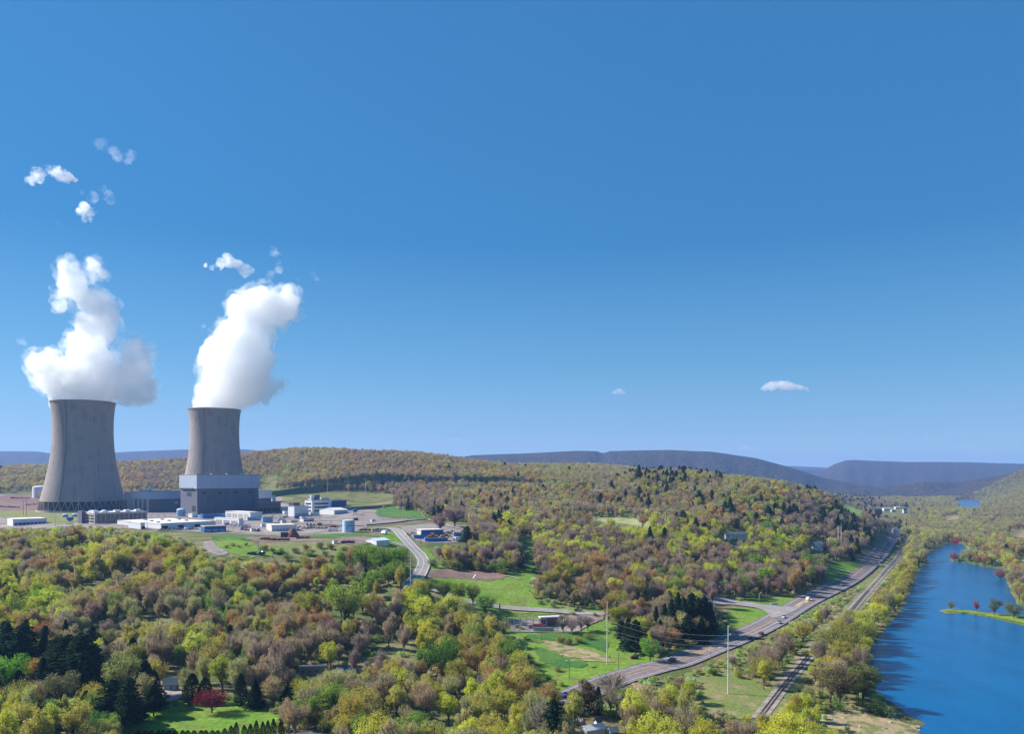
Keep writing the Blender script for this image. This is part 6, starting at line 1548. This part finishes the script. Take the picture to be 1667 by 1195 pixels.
# picnic tables on the lawn
for px, py, lb in ((816,1017,'dark picnic table on the lawn left of the substation'),(824,1004,'pale picnic table on the lawn nearer the lane'),(965,1088,'low bench on the meadow right of the twin lamp post')):
    G = g(px, py); t = thing('picnic_table', lb, 'picnic table', (G.x, G.y, G.z+.15), .4)
    q = MB(); q.box(-1.4,1.4,-.5,.5,.72,.8); q.obj('table_top', M_WOOD, t)
    for y in (-1.0,.7): q = MB(); q.box(-1.4,1.4,y,y+.3,.42,.48); q.obj('bench', M_WOOD, t)
    for x in (-1,1): q = MB(); q.prism([(x-.05,0),(x+.05,0),(x+.05,.717),(x-.05,.717)], -.8, .8); q.obj('leg', M_WOOD, t)
# roadside sign board
G = g(1260.5, 987.5); t = thing('sign_board', 'low white sign board on the lawn at the road junction', 'sign', (G.x, G.y, G.z+.3), .1)
q = MB(); q.box(-2.6,2.6,-.15,.15,.5,2.3); q.obj('board', M_WALLW, t)
for x in (-2.2,1.9): q = MB(); q.box(x,x+.25,-.1,.1,-.3,.497); q.obj('post', M_STEEL, t)
q = MB(); q.box(-2.2,2.2,-.18,-.153,1.2,1.45); q.obj('lettering', M_LBLUE, t)

# ------------------------------------------------------------------ houses
def house(label, pl, pc, pr, base, top, phi, wall, roofm, wins=2, name='house', zg=None, door=True, chim=True, maxw=20):
    t, W, L, Hh = building(label, pl, pc, pr, base, top, phi, wall, roofm, name, 'house', gable=True, zg=zg, maxw=maxw, overhang=.6)
    for i in range(wins):
        x = L*(.15+.7*i/max(1, wins-1)); q = MB(); q.box(x-.6, x+.6, -.08, .03, Hh*.25, Hh*.5); f = q.obj('window', M_WALLW, t); q = MB(); q.box(x-.5, x+.5, -.12, -.083, Hh*.27, Hh*.48); q.obj('pane', M_GLASS, f)
    if door: q = MB(); q.box(L*.5-.5, L*.5+.5, -.08, .03, 0, 2.1); q.obj('door', M_DARK, t)
    if chim: q = MB(); q.box(L*.6, L*.6+.8, W*.5+.3, W*.5+1.1, Hh*.85, Hh+1.2); q.obj('chimney', M_RUST, t)
    return t, W, L, Hh
SIDING = mat('house_siding', (0.60,0.58,0.55), .7, .05, .3); M_SHING = mat('slate_shingles', (0.12,0.13,0.17), .8, .2, .8); M_TIN = mat('pale_tin_roof', (0.52,0.54,0.58), .5, .06, .3)
t, W, L, Hh = house('white house with a red side roof in the trees above the highway', 1320, 1327, 1340, 896, 883, 30, SIDING, M_CREAM)
q = MB(); q.box(L+.1, L+6, 0, W*.7, -1, Hh*.35); q.box(L+.05, L+6.4, -.5, W*.75, Hh*.353, Hh*.42); q.obj('porch', M_MAROON, t)
house('wide house with a slate blue roof among the green trees', 1177, 1181, 1216, 878, 867, 12, SIDING, M_SHING, 4)
house('pale house half hidden in the trees below the line clearing', 1064, 1068, 1082, 873, 866, 12, SIDING, M_TIN, 2)
t, W, L, Hh = house('garage with pale blue doors and a white gabled roof by the garden drive', 264, 267, 290, 1126, 1106, 10, mat('blue_grey_siding', (0.17,0.22,0.32), .7, .05, .3), M_ROOFW, 0, 'garage', None, False, False, 9)
for x in (.12,.56): q = MB(); q.box(L*x, L*(x+.3), -.1, .03, 0, 2.4); q.obj('garage_door', mat('pale_blue_door', (0.30,0.42,0.58), .6, .05), t)
t, W, L, Hh = building('long rusty trailer home with a streaked white roof in the brown woods', 484, 487, 531, 1100, 1087, 8, M_ROOFB, M_TIN, 'trailer_home', 'trailer', maxw=5)
for x in (.1,.35,.6,.85): q = MB(); q.box(L*x, L*x+1.2, -.08, .03, 1.2, 2.1); q.obj('window', M_GLASS, t)
G = g(558, 1093); t = thing('tarp', 'bright blue tarpaulin over a heap in the brown woods', 'tarpaulin', (G.x, G.y, G.z))
q = MB(); q.add([(-2.5,-1.5,0),(2.6,-1.3,0),(2.2,1.5,0),(-2.3,1.4,0),(-.8,-.2,1.7),(1.1,.2,1.3)], [(0,1,5,4),(1,2,5),(2,3,4,5),(3,0,4),(0,3,2,1)]); q.obj('sheet', M_BLUEB, t)
for px, py, lb in ((550,1092,'white drum left of the blue tarpaulin'),(568,1092,'white drum right of the blue tarpaulin'),(574,1090,'white drum farthest right of the blue tarpaulin'),(1008,1140,'white drum at the foot of the spreading bare tree')):
    G = g(px, py); t = thing('drum', lb, 'drum', (G.x, G.y, G.z)); q = MB(); q.lathe([(.8,0),(.8,1.1),(.7,1.2),(.8,1.3),(.75,1.6)], 14); q.obj('drum_body', M_WALLW, t); q = MB(); q.lathe([(.5,1.603),(.5,1.7)], 12); q.obj('lid', M_STEEL, t)
# sheds along the bottom edge
building('pale-roofed shed, the widest of the sheds at the bottom of the meadow woods', 945, 955, 985, 1204, 1186, 25, M_CREAM, M_TIN, 'shed', 'shed', gable=True, maxw=10)
building('white-roofed blue shed right of the wide shed at the bottom', 990, 994, 1006, 1205, 1187, 25, M_BLUE, M_TIN, 'shed', 'shed', gable=True, maxw=8)
building('small white hut with a black side behind the wide bottom shed', 967, 972, 979, 1186, 1172, 30, M_WALLW, M_ROOFD, 'hut', 'hut', gable=True, maxw=5)
building('tan crate shed between the two bottom sheds', 981, 984, 991, 1196, 1187, 20, M_ORANGE, M_TIN, 'crate_shed', 'shed', maxw=4)
machinery(942, 1183, 14, M_ROOFG, 'grey and white clutter left of the bottom sheds', 7, 'clutter')
# village beyond the highway bend
vr = [(1421,1424,1436,838,829,'barn red',M_MAROON,M_SHING),(1436,1439,1450,832,827,'white',SIDING,M_ROOFW),(1449,1452,1458,834,829,'cream',M_PANEL,M_TIN),(1469,1471,1477,836,828,'tall white',SIDING,M_SHING),(1470,1472,1480,846,841,'low white',SIDING,M_TIN),(1426,1430,1440,844,839,'grey',M_CLAD,M_ROOFG),(1455,1458,1465,829,825,'pale',SIDING,M_ROOFW)]
for i, (pl, pc, pr, b, tp, nm, wl, rf) in enumerate(vr):
    house(f'{nm} house in the small village beyond the highway bend', pl, pc, pr, b, tp, 20, wl, rf, 2)
house('white-roofed house tucked at the highway end under the dark trees', 1452, 1455, 1461, 868, 859, 15, SIDING, M_ROOFW)
house('white hill-side house seen far left of the village', 1348, 1350, 1354, 812, 807.5, 15, SIDING, M_ROOFW, 1)
# boulders / rocks on the sandy bank
M_ROCK = mat('river_rock', (0.36,0.31,0.27), .9, .25, .8)
ico = bmesh.new(); bmesh.ops.create_icosphere(ico, subdivisions=2, radius=1)
for v in ico.verts: v.co *= 1+.25*math.sin(v.co.x*5+v.co.y*3)+.1*math.sin(v.co.z*9)
rme = bpy.data.meshes.new('boulder'); ico.to_mesh(rme); ico.free(); rme.materials.append(M_ROCK)
for i in range(26):
    px, py = rnd.uniform(1350, 1500), rnd.uniform(1160, 1192)
    if py < 1150+(px-1350)*.2: continue
    G = g(px, py); o = link(bpy.data.objects.new('boulder', rme)); o.location = (G.x, G.y, G.z+.1); s = rnd.uniform(.4, 1.0); o.scale = (s*1.3, s, s*.6); o.rotation_euler = (0,0,rnd.uniform(0,6))
    props(o, 'tan boulder lying on the sandy river bank', 'boulder', 'boulders on the sandy bank')

# ------------------------------------------------------------------ steam and clouds: closed lumpy bodies filled with even mist
def mist(name, density, aniso=0.0):
    m = bpy.data.materials.new(name); m.use_nodes = True; nt = m.node_tree; nt.nodes.clear()
    v = N(nt, 'ShaderNodeVolumePrincipled'); v.inputs['Color'].default_value = (.998,.998,.999,1); v.inputs['Density'].default_value = density; v.inputs['Anisotropy'].default_value = aniso
    o = N(nt, 'ShaderNodeOutputMaterial'); nt.links.new(v.outputs[0], o.inputs['Volume']); return m
def torn(name, density, size, lo=.46, hi=.62):
    m = mist(name, density, .3); nt = m.node_tree; v = [n for n in nt.nodes if n.type == 'PRINCIPLED_VOLUME'][0]
    gg = N(nt, 'ShaderNodeNewGeometry'); nz = N(nt, 'ShaderNodeTexNoise'); nz.inputs['Scale'].default_value = 1/size; nz.inputs['Detail'].default_value = 5; nz.inputs['Roughness'].default_value = .62
    nt.links.new(gg.outputs['Position'], nz.inputs['Vector'])
    r = N(nt, 'ShaderNodeMapRange'); r.inputs['From Min'].default_value = lo; r.inputs['From Max'].default_value = hi; r.inputs['To Max'].default_value = density
    nt.links.new(nz.outputs['Fac'], r.inputs['Value']); nt.links.new(r.outputs[0], v.inputs['Density']); return m
M_STEAM = mist('steam', .05, .35); M_CLOUD = torn('cloud', .13, 30, .36, .60); M_WISP = torn('thin_cloud', .022, 22, .44, .64)
def puff_body(name, blobs, dist, material, label, cat_, voxel, disp, group=None, depth=1.0, seed=0, kind=None, flat=1.0, again=0):
    """blobs: (px, py, pixel radius) at a distance; joined, roughened, one skin"""
    r = random.Random(seed); cx = sum(b[0] for b in blobs)/len(blobs); cyy = sum(b[1] for b in blobs)/len(blobs); c = at(cx, cyy, dist)
    bm = bmesh.new()
    for b in blobs:
        p = at(b[0], b[1], dist)-c; R = b[2]*dist/F; p.y += (b[3] if len(b) > 3 else r.uniform(-.25,.25)*depth)*R
        bmesh.ops.create_icosphere(bm, subdivisions=3, radius=R, matrix=Matrix.Translation(p) @ Matrix.Diagonal((1, depth, flat, 1)))
    me = bpy.data.meshes.new(name); bm.to_mesh(me); bm.free(); me.materials.append(material)
    o = link(bpy.data.objects.new(name, me)); o.location = c
    md = o.modifiers.new('join', 'REMESH'); md.mode = 'VOXEL'; md.voxel_size = voxel
    for k, (size, st) in enumerate(((disp*2.6, disp), (disp*1.1, disp*.62), (disp*.45, disp*.36))):
        tx = bpy.data.textures.new(name+str(k), 'CLOUDS'); tx.noise_scale = size; tx.noise_depth = 2; tx.noise_type = 'SOFT_NOISE'
        d = o.modifiers.new('rough', 'DISPLACE'); d.texture = tx; d.strength = st*2; d.mid_level = .5; d.texture_coords = 'GLOBAL'
    if again:
        md = o.modifiers.new('rejoin', 'REMESH'); md.mode = 'VOXEL'; md.voxel_size = again
    return props(o, label, cat_, group, kind)
M_EDGE = torn('steam_edge', .03, 16, .45, .64)
def edge(o, blobs, dist, seed):
    p = puff_body('thin_edge', [(b[0], b[1], b[2]+8) for b in blobs], dist, M_EDGE, None, None, 4.5, 9, None, 1, seed, again=0)
    w_ = p.location.copy(); p.parent = o; p.location = w_-o.location
S1 = [(112,640,30),(150,640,33),(135,622,42),(95,612,34),(70,594,23),(175,618,32),(205,642,20),(232,636,21),(243,650,10),(222,598,25),(205,610,22),(236,578,15),(214,563,14),(148,590,36),(143,562,30),(152,532,27),(165,505,24),(152,490,20),(172,525,20),
      (132,492,13),(115,462,21),(104,440,15),(125,470,16),(100,478,11),(99,497,8),(112,430,8),(152,434,10),(165,446,10),(150,455,9),(176,548,15),(102,648,17),(60,582,11),(52,600,8),(85,580,12)]
pl1 = puff_body('steam_plume', S1, T1[1], M_STEAM, 'billowing white steam plume over the near cooling tower with a side lobe on the right', 'steam plume', 3.2, 12, 'steam plumes', 1, 3, again=2.3)
S2 = [(330,656,15),(352,655,25),(372,654,20),(345,640,30),(365,635,36),(390,628,34),(412,618,24),(355,610,26),(375,600,40),(405,600,34),(425,585,20),(350,585,22),(365,570,28),(395,565,34),(420,560,18),(375,548,26),(400,540,26),(415,520,24),(395,505,20),
      (385,492,13),(420,495,26),(440,500,26),(465,495,24),(470,480,14),(455,520,14),(430,478,14),(410,480,13),(478,508,11),(435,540,14),(440,632,12),(455,628,9),(428,645,10)]
pl2 = puff_body('steam_plume', S2, T2[1], M_STEAM, 'leaning white steam plume over the far cooling tower, bent to the right at its top', 'steam plume', 3.2, 11, 'steam plumes', 1, 5, again=2.3)
edge(pl1, [b for b in S1 if b[1] < 640], T1[1], 11); edge(pl2, [b for b in S2 if b[1] < 640], T2[1], 12)
CL = [([(48,294,9),(62,284,12),(78,278,9),(92,282,12),(108,286,9),(40,300,5),(118,290,4)],'larger white torn cloud fragment at the upper left',M_CLOUD),
 ([(135,314,6),(146,318,8),(152,322,5)],'small cloud fragment right below the larger torn cloud',M_WISP),([(165,302,6),(176,318,9),(182,325,7)],'thin cloud fragment right of the small one',M_WISP),([(132,345,7),(142,352,9),(152,347,8),(140,338,6)],'lowest of the cloud fragments above the near steam plume',M_CLOUD),
 ([(165,236,12),(185,248,12),(205,260,10),(212,252,8)],'faint wisp above the upper left cloud',M_WISP),([(95,362,6),(103,368,5)],'faintest scrap of cloud left of the lowest fragment',M_WISP),
 ([(345,434,7),(358,428,10),(372,424,12),(388,430,11),(400,438,8),(336,432,4),(408,440,4)],'white torn cloud above the far steam plume',M_CLOUD),
 ([(448,412,7),(450,424,6),(455,440,5),(440,446,5)],'upright faint wisp right of the torn cloud above the far plume',M_WISP),([(462,446,4),(470,440,4),(484,454,4)],'small bright scrap above the bend of the far plume',M_WISP),([(508,446,4),(516,454,4)],'last tiny scrap right of the far plume',M_WISP),
 ([(333,530,4),(342,536,4)],'tiny wisp left of the far plume',M_WISP),([(36,552,6),(40,560,4)],'tiny wisp left of the near plume',M_WISP)]
for i, (bl, lb, mt) in enumerate(CL):
    puff_body('cloud', bl, 1400, mt, lb, 'cloud', 1.8, 9.0, 'cloud fragments over the plant', .8, 20+i)
puff_body('cloud', [(1245,632,7),(1258,628,10),(1272,627,11),(1288,629,10),(1303,632,8),(1314,634,4)], 5200, mist('far_cloud', .02, .3), 'small flat-bottomed white cloud alone over the far mountains', 'cloud', 10, 20, None, 1, 41, flat=.72)
puff_body('cloud', [(1000,639,5),(1008,637,5.5),(1015,639,4)], 5600, mist('far_cloud_thin', .012, .3), 'tiny pale cloud above the notch in the far ridge', 'cloud', 10, 12, None, 1, 42, flat=.8)
puff_body('cloud', [(1205,731,5),(1215,729,6),(1224,730,4)], 12500, mist('far_cloud_faint', .0016), 'faint small cloud low over the long ridge', 'cloud', 14, 16, None, 1, 43, flat=.7)
for i, (x, y, wd) in enumerate(((1470,716,60),(1560,728,46),(1390,740,26),(740,716,12),(1600,738,30))):
    puff_body('cloud', [(x+k*wd/5, y+rnd.uniform(-1.5,1.5), rnd.uniform(3,5.5)) for k in range(-3, 4)], 15000, mist(f'horizon_cloud_{i}', .0009), f"faint streak of cloud {['above the right mountain','over the right mountain end','in the gap between the mountains','over the brown hill crest','lowest above the right mountain'][i]}", 'cloud', 22, 22, None, 1, 50+i, flat=.35)

# ------------------------------------------------------------------ the air
hz = bpy.data.materials.new('haze'); hz.use_nodes = True; nt = hz.node_tree; nt.nodes.clear()
v = N(nt, 'ShaderNodeVolumePrincipled'); v.inputs['Color'].default_value = (.27,.50,1,1); v.inputs['Density'].default_value = 6.4e-5; v.inputs['Anisotropy'].default_value = .1
o = N(nt, 'ShaderNodeOutputMaterial'); nt.links.new(v.outputs[0], o.inputs['Volume'])
q = MB(); q.box(-16000, 16000, -700, 15600, -12, 450)
props(q.obj('haze', hz), 'thin blue valley haze', None, None, 'stuff')

# ------------------------------------------------------------------ labels: look-alikes told apart by their order across the view
ORD = 'first second third fourth fifth sixth seventh eighth ninth tenth eleventh twelfth thirteenth fourteenth fifteenth sixteenth seventeenth eighteenth nineteenth twentieth'.split()
bpy.context.view_layer.update()
same = {}
for o in COL.objects:
    if o.parent is None and o.get('category') and o.get('label'): same.setdefault(o['label'], []).append(o)
for lb, os_ in same.items():
    if len(os_) < 2 or 'boulder' in lb: continue
    os_.sort(key=lambda o: o.location.x/o.location.y)
    for i, o in enumerate(os_):
        n = len(os_); k = i if i < 20 else n-1-i
        if i >= 20 and k > 19: continue
        o['label'] = lb+', '+ORD[k]+(' from left' if i < 20 else ' from right')
